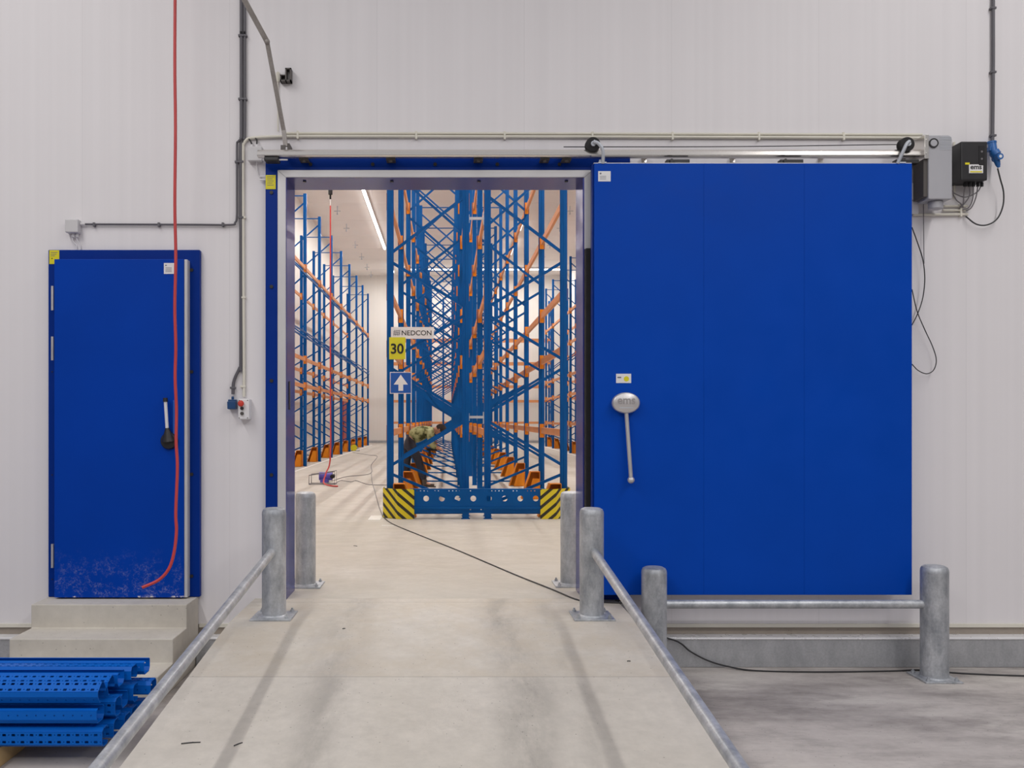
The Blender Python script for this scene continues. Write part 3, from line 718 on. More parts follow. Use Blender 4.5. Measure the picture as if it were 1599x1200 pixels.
ca = [((1507, 290), (1505, 305), (1504, 318), (1499, 324)), ((1513.5, 290), (1514, 305), (1506, 318), (1498, 326)), ((1520, 290), (1519, 310), (1513, 324), (1503, 328)), ((1527, 290), (1524, 308), (1517, 324), (1508, 330)), ((1533, 288), (1526, 300), (1508, 308), (1492, 303), (1484, 296))]
for c_ in ca: b.tube([at(x, y, -.10+.07*k/(len(c_)-1)) for k, (x, y) in enumerate(c_)], .0045, 8)
tag(b.build('control_wire', M['grey_cable'], cb, smooth=True), 'bundle of grey wires under the unit')
b = MB(); b.tube([at(1480, 300, -.12), at(1478, 310, -.09), at(1472, 316, -.06), at(1471, 326, -.03)], .006, 8); b.tube([at(1487, 300, -.10), at(1493, 312, -.07), at(1500, 318, -.05), at(1504, 324, -.03)], .0045, 8)
tag(b.build('motor_cable', M['grey_cable'], smooth=True), 'short grey cables hanging from the underside of the motor', 'cable')

# blue plug and its cable
pg = thing('power_plug', wl(1549, 235, 0), 'bright blue industrial plug and socket hanging under the right conduit', 'plug')
a0 = at(1548.5, 223, -.05); a1 = at(1552, 240, -.07); a2 = at(1558.5, 258, -.09)
b = MB(); b.cyl(a0, a1+Vector((0, 0, -.01)), .030, .028, 20); b.cyl(a0+Vector((0, 0, -.005)), a0+Vector((0, 0, .008)), .034, n=20); b.build('socket', M['plug_blue'], pg, smooth=True)
b = MB(); b.cyl(a1+Vector((.0, -.01, .0)), a2, .031, .017, 20); b.cyl(a1+Vector((-.004, -.005, .012)), a1+Vector((.010, -.014, -.016)), .037, n=20); b.cyl(a2, a2+Vector((.004, -.002, -.018)), .016, .010, 16); b.build('plug', M['plug_blue'], pg, smooth=True)
q = at(1560.5, 245, -.12); b = MB(); b.cyl((q.x, -.135, q.z), (q.x, -.06, q.z), .024, n=18); b.build('pin_cap', M['plug_blue'], pg, smooth=True)
b = MB(); b.cyl((q.x, -.1362, q.z), (q.x, -.1352, q.z), .012, n=14); tag(b.build('cap_label', M['white'], pg), 'pale round mark')
b = MB(); b.box((a0.x-.035, -.085, a0.z-.07), (a0.x-.025, -.001, a0.z-.04)); b.build('holder', M['plug_blue'], pg)
b = MB(); b.tube([at(1557.8, 263, -.09), at(1562, 280, -.09), at(1567, 300, -.08), at(1566, 322, -.07), at(1557, 342, -.06), at(1541, 351.5, -.05), at(1524, 350, -.04), at(1508, 338, -.03)], .0055, 8)
tag(b.build('power_cable', M['cable'], smooth=True), 'black cable looping from the blue plug to the cream stubs', 'cable')
b = MB(); b.tube([at(1442, 318, -.03), at(1442.5, 380, -.03), at(1443, 412, -.03)], .003, 6); tag(b.build('pull_cord', M['grey_cable']), 'thin straight grey cord hanging below the motor', 'cord')
b = MB(); b.tube([at(1424, 355, -.06), at(1433, 380, -.06), at(1441, 406, -.06), at(1444, 435, -.06), at(1441, 465, -.06), at(1433, 490, -.06), at(1424, 508, -.06)], .0042, 8)
tag(b.build('cable_loop', M['cable'], smooth=True), 'upper dark cable loop bulging past the right edge of the blue leaf', 'cable')
b = MB(); b.tube([at(1424, 452, -.05), at(1432, 486, -.05), at(1444, 515, -.05), at(1456, 541, -.05), at(1462, 562, -.05), at(1458, 578, -.05), at(1447, 584, -.05), at(1434, 579, -.05), at(1424, 569, -.05)], .0038, 8)
tag(b.build('cable_loop', M['cable'], smooth=True), 'lower dark cable loop sagging beside the right edge of the blue leaf', 'cable')

# red hose
b = MB()
hp = [(273.5, -800, -.3), (273.5, -300, -.3), (273.5, -40, -.3), (273, 100, -.3), (274, 200, -.3), (273, 320, -.3), (274.5, 400, -.3), (273, 480, -.3), (274.5, 540, -.3), (273.5, 590, -.3), (275.5, 640, -.3), (275, 690, -.32), (277, 730, -.33), (274.5, 800, -.36), (275.5, 830, -.37), (272, 862, -.39), (264, 888, -.41), (248, 906, -.43), (222, 918, -.46)]
b.tube([at(x, y, Y_) for x, y, Y_ in hp], .0115, 12)
tag(b.build('air_hose', M['red_hose'], smooth=True), 'red hose hanging from above in front of the small blue door', 'hose')

# ------------------------------------------------------------------ bollards and rails
def bollard(x, y, z0, r, hgt, plate, label, hole=None):
    t = thing('bollard', (x, y, z0), label, 'bollard', 'galvanised steel bollards')
    b = MB(); b.lathe((x, y, z0), [(r, .012), (r, hgt-.055), (r*1.005, hgt-.052), (r*1.005, hgt-.046), (r*.985, hgt-.03), (r*.9, hgt-.013), (r*.7, hgt-.003), (r*.3, hgt)], 40)
    b.build('post', M['galv'], t, smooth=True)
    b = MB(); b.box((x-plate/2, y-plate/2, z0), (x+plate/2, y+plate/2, z0+.012)); b.lathe((x, y, z0+.0118), [(r+.012, 0), (r+.002, .010)], 40); b.build('base_plate', M['galv'], t, bevel=.002)
    for sx in (-1, 1):
        for sy in (-1, 1):
            c = (x+sx*plate*.38, y+sy*plate*.38, z0+.012)
            b = MB(); b.cyl(c, (c[0], c[1], c[2]+.016), .014, n=6); b.cyl(c, (c[0], c[1], c[2]+.028), .007, n=8); b.build('anchor_bolt', M['galv'], t)
    return t
bollard(-1.225, -.62, 0, .085, .775, .285, 'bollard on the left of the ramp top, left handrail runs into it')
bollard(1.025, -.62, 0, .085, .775, .285, 'bollard on the right of the ramp top, right handrail runs into it')
bollard(-1.19, .52, 0, .085, .79, .285, 'bollard just inside the doorway on the left')
bollard(1.05, .52, 0, .085, .79, .285, 'bollard just inside the doorway on the right') if False else bollard(1.045, .56, 0, .085, .79, .285, 'bollard just inside the doorway on the right')
bollard(1.525, -.38, ZF, .092, .825, .27, 'bollard on the hall floor close beside the ramp, horizontal rail starts here')
bollard(3.59, -.38, ZF, .095, .835, .27, 'bollard standing alone at the right end of the horizontal rail')
for x, lab in ((-1.228, 'galvanised handrail sloping down the left side of the ramp'), (1.032, 'galvanised handrail sloping down the right side of the ramp')):
    t = thing('handrail', (x, -3, -.22), lab, 'handrail')
    y0, z0 = -.545, .482; y1 = -5.1
    b = MB(); b.cyl((x, y0, z0), (x, y1, z0-.1*(y0-y1)), .030, n=28); b.build('pipe', M['rail'], t, smooth=True)
    zz = -.1*(-.8-y1)
    b = MB(); b.cyl((x, y1, zz+.012), (x, y1, z0-.1*(y0-y1)), .030, n=28); b.box((x-.08, y1-.08, zz-.002), (x+.08, y1+.08, zz+.012)); b.build('end_post', M['rail'], t, smooth=True)
t = thing('horizontal_rail', (2.5, -.38, .03), 'horizontal galvanised pipe between two bollards under the big blue door', 'rail')
b = MB(); b.cyl((1.525, -.38, .037), (3.56, -.38, .037), .032, n=28); b.build('pipe', M['rail'], t, smooth=True)

# ------------------------------------------------------------------ black floor cable
b = MB()
pts = [at(583, 770, 0).copy()]
def fl(px, py, z=.006):
    d = F*(CZ-z)/(py-VY); return Vector(((px-VX)*d/F, CY+d, z))
def flo(px, py, z=ZF+.006): return fl(px, py, z)
pts = [fl(597, 806), fl(612, 818), fl(660, 838), fl(720, 862), fl(800, 896), fl(860, 920), fl(905, 938), fl(945, 941), fl(990, 942)]
pts += [Vector((1.30, -.10, .006)), Vector((1.325, -.12, -.02)), Vector((1.36, -.12, -.20)), at(1052, 1000, -.13), at(1078, 1018, -.13), at(1105, 1032, -.13), at(1135, 1041, -.14), flo(1180, 1048), flo(1280, 1050), flo(1390, 1048.5), flo(1440, 1047), flo(1500, 1052), flo(1600, 1056), flo(1750, 1058)]
for p in pts[14:]: pass
b.tube(pts, .0065, 8)
tag(b.build('extension_cable', M['cable'], smooth=True), 'long black cable from the racking through the doorway and off the ramp', 'cable')

# ------------------------------------------------------------------ racking
UW = .095
OUTER = [.67, 2.2, 3.735, 5.75, 7.9]; INNER = [.10, 1.43, 2.965, 4.68, 6.83]
LEV = [1.2, 2.42, 3.24, 4.55, 5.87]
def frame_proto(parent, xo, xi, y0, H=8.1):
    """upright frame across X between outer post xo (aisle side) and inner post xi; bay direction is Y"""
    fr = sub('upright_frame', parent, (0, y0, 0))
    sg = 1 if xi > xo else -1
    base = world_loc(parent).y
    Yc = y0+base
    for xp, g in ((xo, sg), (xi, -sg)):
        b = MB(); h = UW/2; t = .006
        prof = [(-h, -.05), (-h, .05), (-h+.05, .05), (-h+.058, .042), (h, .042), (h, .042-t), (-h+.054, .042-t), (-h+.047, .05-t), (-h+t, .05-t),
                (-h+t, -.05+t), (-h+.047, -.05+t), (-h+.054, -.042+t), (h, -.042+t), (h, -.042), (-h+.058, -.042), (-h+.05, -.05)]
        b.prism(prof, lambda u, v, tt: (xp+g*u, Yc+v, tt), .006, H)
        b.box((xp-.06, Yc-.065, .0005), (xp+.06, Yc+.065, .007))
        b.build('post', M['rack_blue'], fr)
    b = MB()
    up = (0, 1, 0)
    nodes = sorted([(z, xo) for z in OUTER]+[(z, xi) for z in INNER])
    for (za, xa), (zb, xb) in zip(nodes, nodes[1:]):
        if zb-za < .05: continue
        b.bar((xa, Yc-.015, za+.055), (xb, Yc-.015, zb-.055), .042, .024, up)
    for z in (.085, H-.06): b.bar((xo, Yc, z), (xi, Yc, z), .03, .024, up)
    b.build('bracing', M['rack_blue'], fr)
    return fr
def beam_proto(parent, x, y0, L, z, name='beam', s=1):
    """orange beam along Y from y0 to y0+L in the plane of the post at x"""
    bm_ = sub(name, parent, (0, 0, 0)) if False else None
    b = MB(); base = world_loc(parent)
    b.box((x-.022+s*.008, y0+.053, z-.053), (x+.022+s*.008, y0+L-.053, z+.053))
    o = b.build(name, M['beam_orange'], parent, bevel=.004)
    for yy, e in ((y0+.053, -1), (y0+L-.053, 1)):
        c = MB(); ya, yb = (yy-.110, yy-.098) if e < 0 else (yy, yy+.003)
        # hooked end plate in front of the post, wrapping its face
        if e > 0: c.box((x-.036, yy-.008, z-.125), (x+.036, yy-.001, z+.115)); c.box((x+s*.048, yy-.008, z-.125), (x+s*.054, yy+.08, z+.115))
        else: c.box((x-.036, yy+.001, z-.125), (x+.036, yy+.008, z+.115)); c.box((x+s*.048, yy-.08, z-.125), (x+s*.054, yy+.008, z+.115))
        c.build('connector', M['orange'], o)
    return o
def guard(x, y, sg, label, group, low=False):
    """orange wedge-shaped foot guard: tall side at x, sloping inward (direction sg)"""
    t = thing('foot_guard', (x+sg*.15, y, 0), label, 'rack guard', group)
    b = MB(); h = .48; th = .008
    prof = [(0, .004), (0, h), (.17, h), (.33, .004)]
    inn = [(.02, .02), (.02, h-.02), (.155, h-.02), (.30, .02)]
    b.prism(prof, lambda u, v, tt: (x+sg*u, tt, v), y-.012, y)
    b.prism([(.155, h-.008), (.17, h), (.33, .004), (.315, .004)], lambda u, v, tt: (x+sg*u, tt, v), y-.2, y-.0125)
    b.prism([(0, h-.008), (0, h), (.155, h), (.155, h-.008)], lambda u, v, tt: (x+sg*u, tt, v), y-.2, y-.0125)
    b.prism([(0, .004), (0, h-.009), (.01, h-.009), (.01, .004)], lambda u, v, tt: (x+sg*u, tt, v), y-.2, y-.0125)
    b.build('shell', M['orange'], t)
    b = MB(); b.prism([(.02, .004), (.02, .36), (.13, .36), (.24, .004)], lambda u, v, tt: (x+sg*u, tt, v), y-.26, y-.201)
    b.build('front_flange', M['orange'], t, bevel=.004)
    return t
PITCH = 2.9
def rack_row(label, xo, xi, y0, nfr, levels_o, levels_i, group=None):
    r = thing('pallet_rack', ((xo+xi)/2, y0, 0), label, 'pallet rack')
    so = -1 if xo < xi else 1
    base = world_loc(r)
    fp = frame_proto(r, xo, xi, 0)
    fp.location = (0, 0, 0)
    # children verts are baked relative to fp world location = base
    for k in range(1, nfr): dup(fp, r, (0, k*PITCH, 0))
    lastmb = MB(); any_last = False
    for x, levels, s in ((xo, levels_o, so), (xi, levels_i, -so)):
        for z in levels:
            p = beam_proto(r, x, y0, PITCH, z, s=s)
            for k in range(1, nfr-1):
                dup(p, r, (0, k*PITCH, 0))
    return r
# beams of the far end bays of the two long rows are one part each beyond 100
def long_row(label, xo, xi, y0, nfr):
    r = thing('pallet_rack', ((xo+xi)/2, y0, 0), label, 'pallet rack')
    so = -1 if xo < xi else 1
    fp = frame_proto(r, xo, xi, 0)
    for k in range(1, nfr): dup(fp, r, (0, k*PITCH, 0))
    rest = MB()
    for x, s in ((xo, so), (xi, -so)):
        for z in LEV:
            p = beam_proto(r, x, y0, PITCH, z, s=s)
            for k in range(1, min(nfr-1, 10)): dup(p, r, (0, k*PITCH, 0))
            for k in range(10, nfr-1):
                yy = y0+k*PITCH
                rest.box((x-.024+s*.008, yy+.053, z-.06), (x+.024+s*.008, yy+PITCH-.053, z+.06))
                rest.box((x-.036, yy+PITCH-.061, z-.125), (x+.036, yy+PITCH-.054, z+.115))
    tag(rest.build('beam_bundle', M['beam_orange'], r), kind='stuff')
    return r
Y0 = 12.41+CY
long_row('near blue and orange pallet rack row on the left half, behind the signs', -.82, .27, Y0, 12)
long_row('near blue and orange pallet rack row on the right half, back to back', 1.685, .585, Y0, 12)
YL = 22.6+CY
rack_row('blue pallet rack row along the left wall of the cold store', -4.22, -5.31, YL, 9, [2.38, 3.17, 5.88], [2.38, 3.17, 5.88])
YR = 32.4+CY
rack_row('blue pallet rack row along the right wall, seen through the right aisle', 5.08, 6.17, YR, 5, LEV, LEV)
# back rack across the rear wall
r = thing('pallet_rack', (1.3, 41.6, 0), 'pallet rack standing across the back wall, facing the doorway', 'pallet rack')
fr = sub('upright_frame', r, (0, 0, 0)); ox = -3.25
for yy, g in ((41.6, 1), (42.65, -1)):
    b = MB(); b.box((ox-.05, yy-.04, .0005), (ox+.05, yy+.04, 8.2)); b.build('post', M['rack_blue'], fr)
b = MB(); nodes = sorted([(z, 41.6) for z in OUTER]+[(z, 42.65) for z in INNER])
for (za, ya), (zb, yb) in zip(nodes, nodes[1:]): b.bar((ox, ya, za+.05), (ox, yb, zb-.05), .03, .03, (1, 0, 0))
b.build('bracing', M['rack_blue'], fr)
for k in range(1, 4): dup(fr, r, (k*3.04, 0, 0))
for z in LEV:
    for yy in (41.54, 42.71):
        b = MB(); b.box((ox+.06, yy-.024, z-.06), (ox+3.04-.06, yy+.024, z+.06)); p = b.build('beam', M['beam_orange'], r)
        c = MB(); c.box((ox+.053, yy-.03, z-.12), (ox+.063, yy+.03, z+.12)); c.box((ox+3.04-.063, yy-.03, z-.12), (ox+3.04-.053, yy+.03, z+.12)); c.build('connector', M['orange'], p)
        for k in (1, 2): dup(p, r, (k*3.04, 0, 0))

# thin blue guide rails on the left row
for x, z, lab in ((-4.1575, 5.66, 'thin blue rail just under the top beams of the left rack'), (-4.1575, 3.95, 'upper of the two thin blue rails halfway up the left rack'), (-4.1575, 3.80, 'lower of the two thin blue rails halfway up the left rack')):
    b = MB(); b.box((x-.015, YL, z-.02), (x+.015, YL+PITCH*8, z+.02)); tag(b.build('guide_rail', M['rack_blue']), lab, 'rail')

# foot guards
GL = 'orange foot guards of the near left rack row'; GR = 'orange foot guards of the near right rack row'
ordn = ['first', 'second', 'third', 'fourth', 'fifth', 'sixth', 'seventh', 'eighth', 'ninth', 'tenth', 'eleventh', 'twelfth']
for k in range(12):
    gy = Y0+k*PITCH-(.09 if k else 0)
    guard(-.765, gy, 1, '%s orange foot guard from the doorway inside the near left rack' % ordn[k], GL)
    guard(1.63, gy, -1, '%s orange foot guard from the doorway inside the near right rack' % ordn[k], GR)
for k in range(9): guard(-4.26, YL+k*PITCH-.09, -1, '%s orange foot guard along the left wall rack, counted from the doorway' % ordn[k], 'orange foot guards of the left wall rack')
for k in range(5): guard(5.12, YR+k*PITCH-.09, 1, '%s orange foot guard along the right wall rack, counted from the doorway' % ordn[k], 'orange foot guards of the right wall rack')

# row spacers
for z, lab in ((1.43, 'pale steel row spacer between the two near rack rows, at head height'), (4.3, 'pale steel row spacer between the two near rack rows, high up')):
    b = MB(); b.box((.318, Y0-.03, z-.018), (.538, Y0+.0, z+.018)); b.box((.318, Y0-.036, z-.055), (.326, Y0+.03, z+.055)); b.box((.520, Y0-.036, z-.095), (.536, Y0+.03, z+.075))
    tag(b.build('row_spacer', M['spacer']), lab, 'spacer')

# ------------------------------------------------------------------ end barrier with hazard plates
YB = 12.03+CY
br = thing('rack_end_barrier', (.42, YB, 0), 'perforated blue barrier beam with striped corner guards in front of the racks', 'barrier')
zt, zb_ = at(0, 764.5, YB).z, at(0, 801, YB).z
x0, x1 = at(640, 0, YB).x, at(852, 0, YB).x
def circ(cx, cz, r, n=16): return [(cx+r*math.cos(2*PI*k/n), cz+r*math.sin(2*PI*k/n)) for k in range(n)]
loops = [[(x0, zb_), (x1, zb_), (x1, zt), (x0, zt)]]
zh = at(0, 779, YB).z
for px in (665.5, 690, 714.5, 739, 763.5, 788, 812.5, 836.5): loops.append(circ(at(px, 0, YB).x, zh, .040, 20))
for zz in (zt-.022, zb_+.045):
    for k in range(34):
        if k % 9 in (7, 8): continue
        xx = x0+.10+k*.05
        if xx < x1-.03: loops.append(circ(xx, zz, .0085, 6))
b = MB(); b.plate(loops, lambda u, v, t: (u, t, v), YB, YB+.006)
b.box((x0, YB, zt), (x1, YB+.07, zt+.006)); b.box((x0, YB-.02, zb_+.050), (x1, YB-.001, zb_+.082)); b.box((x0, YB, zb_-.006), (x1, YB+.07, zb_))
b.build('barrier_beam', M['rack_blue'], br)
for sgn, mat, xe, xf, xi_ in ((1, M['hazard_l'], at(598, 0, YB+.16).x, at(621, 0, YB).x, at(646.5, 0, YB).x), (-1, M['hazard_r'], at(890.5, 0, YB+.16).x, at(868, 0, YB).x, at(844, 0, YB).x)):
    bm = bmesh.new(); uv = bm.loops.layers.uv.new('UVMap')
    path = [(xi_, YB-.026), (xf, YB-.026), (xe, YB+.17), (xe, YB+.42)]
    z0, z1 = at(0, 811.5, YB).z, at(0, 764, YB).z
    z0 = max(z0, .002)
    u = 0; us = [0]
    for p, q in zip(path, path[1:]): u += math.hypot(q[0]-p[0], q[1]-p[1]); us.append(u)
    for side in (0, 1):
        off = .006*side
        vs = [[bm.verts.new((p[0]+sgn*off*.7, p[1]+off, z)) for z in (z0, z1)] for p in path]
        for k in range(len(path)-1):
            f = bm.faces.new((vs[k][0], vs[k+1][0], vs[k+1][1], vs[k][1]))
            for lp, (uu, vv) in zip(f.loops, ((us[k], z0), (us[k+1], z0), (us[k+1], z1), (us[k], z1))):
                lp[uv].uv = (-uu*sgn, vv)
    off = world_loc(br); bmesh.ops.translate(bm, vec=-off, verts=bm.verts)
    me = bpy.data.meshes.new('corner_guard'); bm.to_mesh(me); bm.free(); me.materials.append(mat)
    o = bpy.data.objects.new('corner_guard', me); COL.objects.link(o); o.parent = br; tag(o, 'yellow and black striped corner plate')
    b = MB(); b.box((xf-.04, YB+.008, .001), (xf+.04, YB+.035, zt-.01)); b.build('foot', M['rack_blue'], br)
for px in (727, 762):
    p = at(px, 808, YB); b = MB(); b.box((p.x-.045, YB+.007, .001), (p.x+.045, YB+.07, zb_-.007)); b.box((p.x-.06, YB-.02, .0008), (p.x+.06, YB+.10, .008)); b.build('foot', M['rack_blue'], br)
for a, c in ((646, 722), (767, 846)):
    b = MB(); p = at(a, 802, YB+.1); q = at(c, 802, YB+.1); b.box((p.x, YB+.10, .06), (q.x, YB+.13, .085)); b.build('lower_bar', M['rack_blue'], br)

# ------------------------------------------------------------------ signs on the front frame
YS = Y0-.075
def board(px0, py0, px1, py1, mat, name, label, dy=0):
    p0, p1 = at(px0, py0, YS+dy), at(px1, py1, YS+dy)
    t = thing(name, ((p0.x+p1.x)/2, YS+dy, p1.z), label, 'sign')
    b = MB(); b.box((p0.x, YS+dy, p1.z), (p1.x, YS+dy+.006, p0.z)); b.build('board', mat, t)
    return t, p0, p1
t, p0, p1 = board(610.5, 511, 677.6, 529.3, M['white'], 'name_board', 'long white lettered board on the front rack post above the number')
text('NEDCON', .098, M['ink'], 'lettering', t, ((at(627, 0, YS).x+at(674, 0, YS).x)/2, YS-.001, (p0.z+p1.z)/2), .428, .0012)
b = MB(); cx = at(619.5, 0, YS).x; cz = (p0.z+p1.z)/2
for k in range(4): b.bar((cx-.042+k*.024, YS-.002, cz-.042), (cx-.028+k*.024, YS-.002, cz+.042), .006, .002)
for k in range(3): b.bar((cx-.05, YS-.002, cz-.024+k*.022), (cx+.052, YS-.002, cz-.014+k*.026), .006, .002)
b.build('emblem', M['ink_grey'], t)
t, p0, p1 = board(607.7, 527, 633, 561.4, M['sign_yellow'], 'number_sign', 'yellow plate with black number 30 on the front rack post', -.010)
text('30', .20, M['ink'], 'lettering', t, ((p0.x+p1.x)/2, YS-.012, (p0.z+p1.z)/2-.006), .185, .005)
t, p0, p1 = board(608.9, 581.3, 642.8, 615, M['white'], 'arrow_sign', 'square blue sign with a white arrow pointing up', -.010)
b = MB(); e = .009; b.box((p0.x+e, YS-.012, p1.z+e), (p1.x-e, YS-.0101, p0.z-e)); f = b.build('blue_field', M['sign_blue'], t)
cx = (p0.x+p1.x)/2; z1_, z0_ = p0.z-.038, p1.z+.040
b = MB(); b.prism([(cx-.034, z0_), (cx+.034, z0_), (cx+.034, z0_+.09), (cx+.102, z0_+.09), (cx, z1_), (cx-.102, z0_+.09), (cx-.034, z0_+.09)], lambda u, v, t_: (u, t_, v), YS-.0136, YS-.0121)
b.build('arrow', M['white'], t)

# ------------------------------------------------------------------ cold store lamps and ceiling hangers
def lamp(name, a, c, label):
    t = thing(name, ((a[0]+c[0])/2, (a[1]+c[1])/2, 9.78), label, 'ceiling lamp', 'tube lamps under the cold store ceiling')
    dx = .07 if a[0] == c[0] else 0; dy = .07 if a[1] == c[1] else 0
    b = MB(); b.box((a[0]-dx, a[1]-dy, 9.80), (c[0]+dx, c[1]+dy, 9.892)); b.build('housing', M['white'], t)
    b = MB(); b.box((a[0]-dx*.7, a[1]-dy*.7, 9.75), (c[0]+dx*.7, c[1]+dy*.7, 9.80)); b.build('tube', M['tube'], t)
lamp('tube_lamp', (-3.06, 1.5), (-3.06, 35.5), 'long bright tube lamp over the left aisle')
lamp('tube_lamp', (-3.06, 40.0), (-3.06, 42.2), 'short bright tube lamp over the far left aisle')
lamp('tube_lamp', (3.2, 1.5), (3.2, 19.6), 'long bright tube lamp over the right aisle')
lamp('tube_lamp', (3.2, 30.1), (3.2, 31.3), 'shorter bright tube lamp over the far right aisle, nearer than the longer one')
lamp('tube_lamp', (3.2, 33.5), (3.2, 36.9), 'bright tube lamp over the far right aisle, nearest the back wall')
lamp('tube_lamp', (-2.4, 41.3), (6.6, 41.3), 'bright tube lamp running across the ceiling near the back wall')
for i, (x, ys) in enumerate(((-4.37, (27.5, 30.6, 34.2, 37.2, 40.2, 42.6)), (4.9, (24.4, 27.5, 30.6, 34.2, 37.2)))):
    for y in ys:
        b = MB(); b.cyl((x, y, 9.62), (x, y, 9.8995), .018, n=8); b.cyl((x-.13, y, 9.70), (x+.13, y, 9.70), .014, n=8); b.cyl((x, y, 9.56), (x, y, 9.64), .035, .02, 10)
        tag(b.build('ceiling_hanger', M['spacer']), 'small cross shaped ceiling hanger, %s from the doorway over the %s aisle' % (['first', 'second', 'third', 'fourth', 'fifth', 'sixth'][ys.index(y)], 'left' if i == 0 else 'right'), 'hanger', 'hangers over the %s aisle' % ('left' if i == 0 else 'right'))

# red air hose inside with dark coupling
YH = 18.4+CY
hz = thing('hanging_hose', (-2.5, YH, 0), 'red hose hanging from the cold store ceiling down to the floor pump', 'hose')
b = MB(); b.cyl((-2.5, YH, 5.97), (-2.5, YH, 9.899), .009, n=8); tag(b.build('cord', M['white'], hz), 'pale upper cord')
b = MB(); b.cyl((-2.5, YH, 6.22), (-2.5, YH, 6.42), .045, n=10); b.cyl((-2.5, YH, 6.12), (-2.5, YH, 6.22), .02, n=10); tag(b.build('coupling', M['rubber'], hz), 'black coupling')
b = MB(); b.tube([(-2.5, YH, 5.98), (-2.5, YH, 4), (-2.5, YH, 2), (-2.5, YH, .6), (-2.58, YH-.1, .25), (-2.60, YH-.3, .06), (-2.42, YH-.6, .02), (-2.25, YH-.75, .02)], .016, 8)
b.build('hose', M['red_hose'], hz, smooth=True)
# floor pump / cable reel
cp = thing('air_pump', (-2.68, YH+.05, 0), 'small violet blue pump in a wire frame on the cold store floor', 'pump')
b = MB(); b.cyl((-2.75, YH+.1, .17), (-2.47, YH+.1, .17), .09, n=18); b.box((-2.72, YH, .04), (-2.55, YH+.18, .12)); b.build('motor', M['purple'], cp, smooth=True)
b = MB()
for yy in (YH-.06, YH+.26): b.tube([(-2.95, yy, .008), (-2.95, yy, .20), (-2.40, yy, .28), (-2.40, yy, .008), (-2.95, yy, .008)], .010, 6, False)
for xx in (-2.95, -2.40): b.tube([(xx, YH-.06, .012), (xx, YH+.26, .012)], .010, 6, False)
b.build('wire_frame', M['grey_cable'], cp)
b = MB(); b.cyl((-2.46, YH-.02, .17), (-2.46, YH+.16, .17), .045, n=12); b.build('coupling', M['rubber'], cp)
tag(MB().tube([fl(505, 757), fl(520, 757), fl(532, 751), fl(548, 753), fl(556, 751), fl(575, 757), fl(604, 758)], .008, 6).build('floor_cable', M['grey_cable'], smooth=True), 'grey cable lying from the pump to the rack corner', 'cable')
tag(MB().tube([fl(512, 754), fl(540, 745), fl(578, 740), fl(580, 726), fl(589, 713), fl(575, 711), fl(551, 707)], .009, 6).build('floor_cable', M['grey_cable'], smooth=True), 'grey cable lying between the pump and the yellow reel', 'cable')
tag(MB().tube([fl(580, 740), fl(581, 752), fl(586, 770), fl(592, 792), fl(598, 806)], .007, 6).build('floor_cable', M['grey_cable'], smooth=True), 'thin grey cable running towards the striped corner guard', 'cable')
rl = thing('cable_reel', (-4.05, 31.0, 0), 'small yellow cable reel at the foot of the left racking', 'reel')
b = MB(); b.cyl((-4.1, 31.0, .14), (-4.1, 31.2, .14), .10, n=16); b.cyl((-4.1, 30.98, .14), (-4.1, 31.0, .14), .135, n=16); b.cyl((-4.1, 31.2, .14), (-4.1, 31.22, .14), .135, n=16); b.build('drum', M['yellow'], rl, smooth=True)
b = MB(); b.tube([(-4.4, 31.1, .012), (-4.3, 31.1, .30), (-3.95, 31.1, .30), (-3.85, 31.1, .012), (-4.4, 31.1, .012)], .014, 6, False); b.build('stand', M['cable'], rl)
# red door far left
d3 = thing('door_3', (-5.7, 41.4, 0), 'narrow dark red door on the left wall far behind the racking', 'door', kind='structure')
b = MB(); b.box((-5.745, 40.4, .145), (-5.69, 42.4, 2.45)); b.build('leaf', M['dark_red'], d3, bevel=.01)
b = MB(); b.box((-5.748, 40.3, 2.455), (-5.68, 42.5, 2.55)); tag(b.build('lintel', M['orange'], d3), 'orange lintel'); 
b = MB(); b.box((-5.689, 40.55, 1.1), (-5.66, 40.6, 1.3)); b.build('handle', M['black'], d3)

# little debris on the floors
for k, (px, py, L, a, kind) in enumerate(((555, 853, .05, -.6, 0), (298, 1162, .09, .2, 1), (372, 1164, .05, .9, 1), (982, 1034, .02, 0, 1), (537, 983, .02, .4, 2))):
    if kind == 1: d = F*1.99/(py-521); p = Vector(((px-VX)*d/F, CY+d, -.1*(5.9-d)+.004))
    elif kind == 0: p = fl(px, py, .004)
    else: p = fl(px, py, .004); 
    if kind == 2: d = F*1.99/(py-521); p = Vector(((px-VX)*d/F, CY+d, -.1*max(0, 5.9-d)+.004))
    v = Vector((math.cos(a), math.sin(a), 0))*L/2
    b = MB(); b.tube([p-v, p+Vector((0, .004, 0)), p+v], .003, 6)
    tag(b.build('wire_scrap', M['cable']), ['dark wire scrap on the floor inside the doorway', 'longest dark scrap lying on the left of the ramp', 'short dark scrap on the left of the ramp beside the longest one', 'tiny dark scrap near the right edge of the ramp', 'tiny dark scrap at the top middle of the ramp'][k], 'scrap')

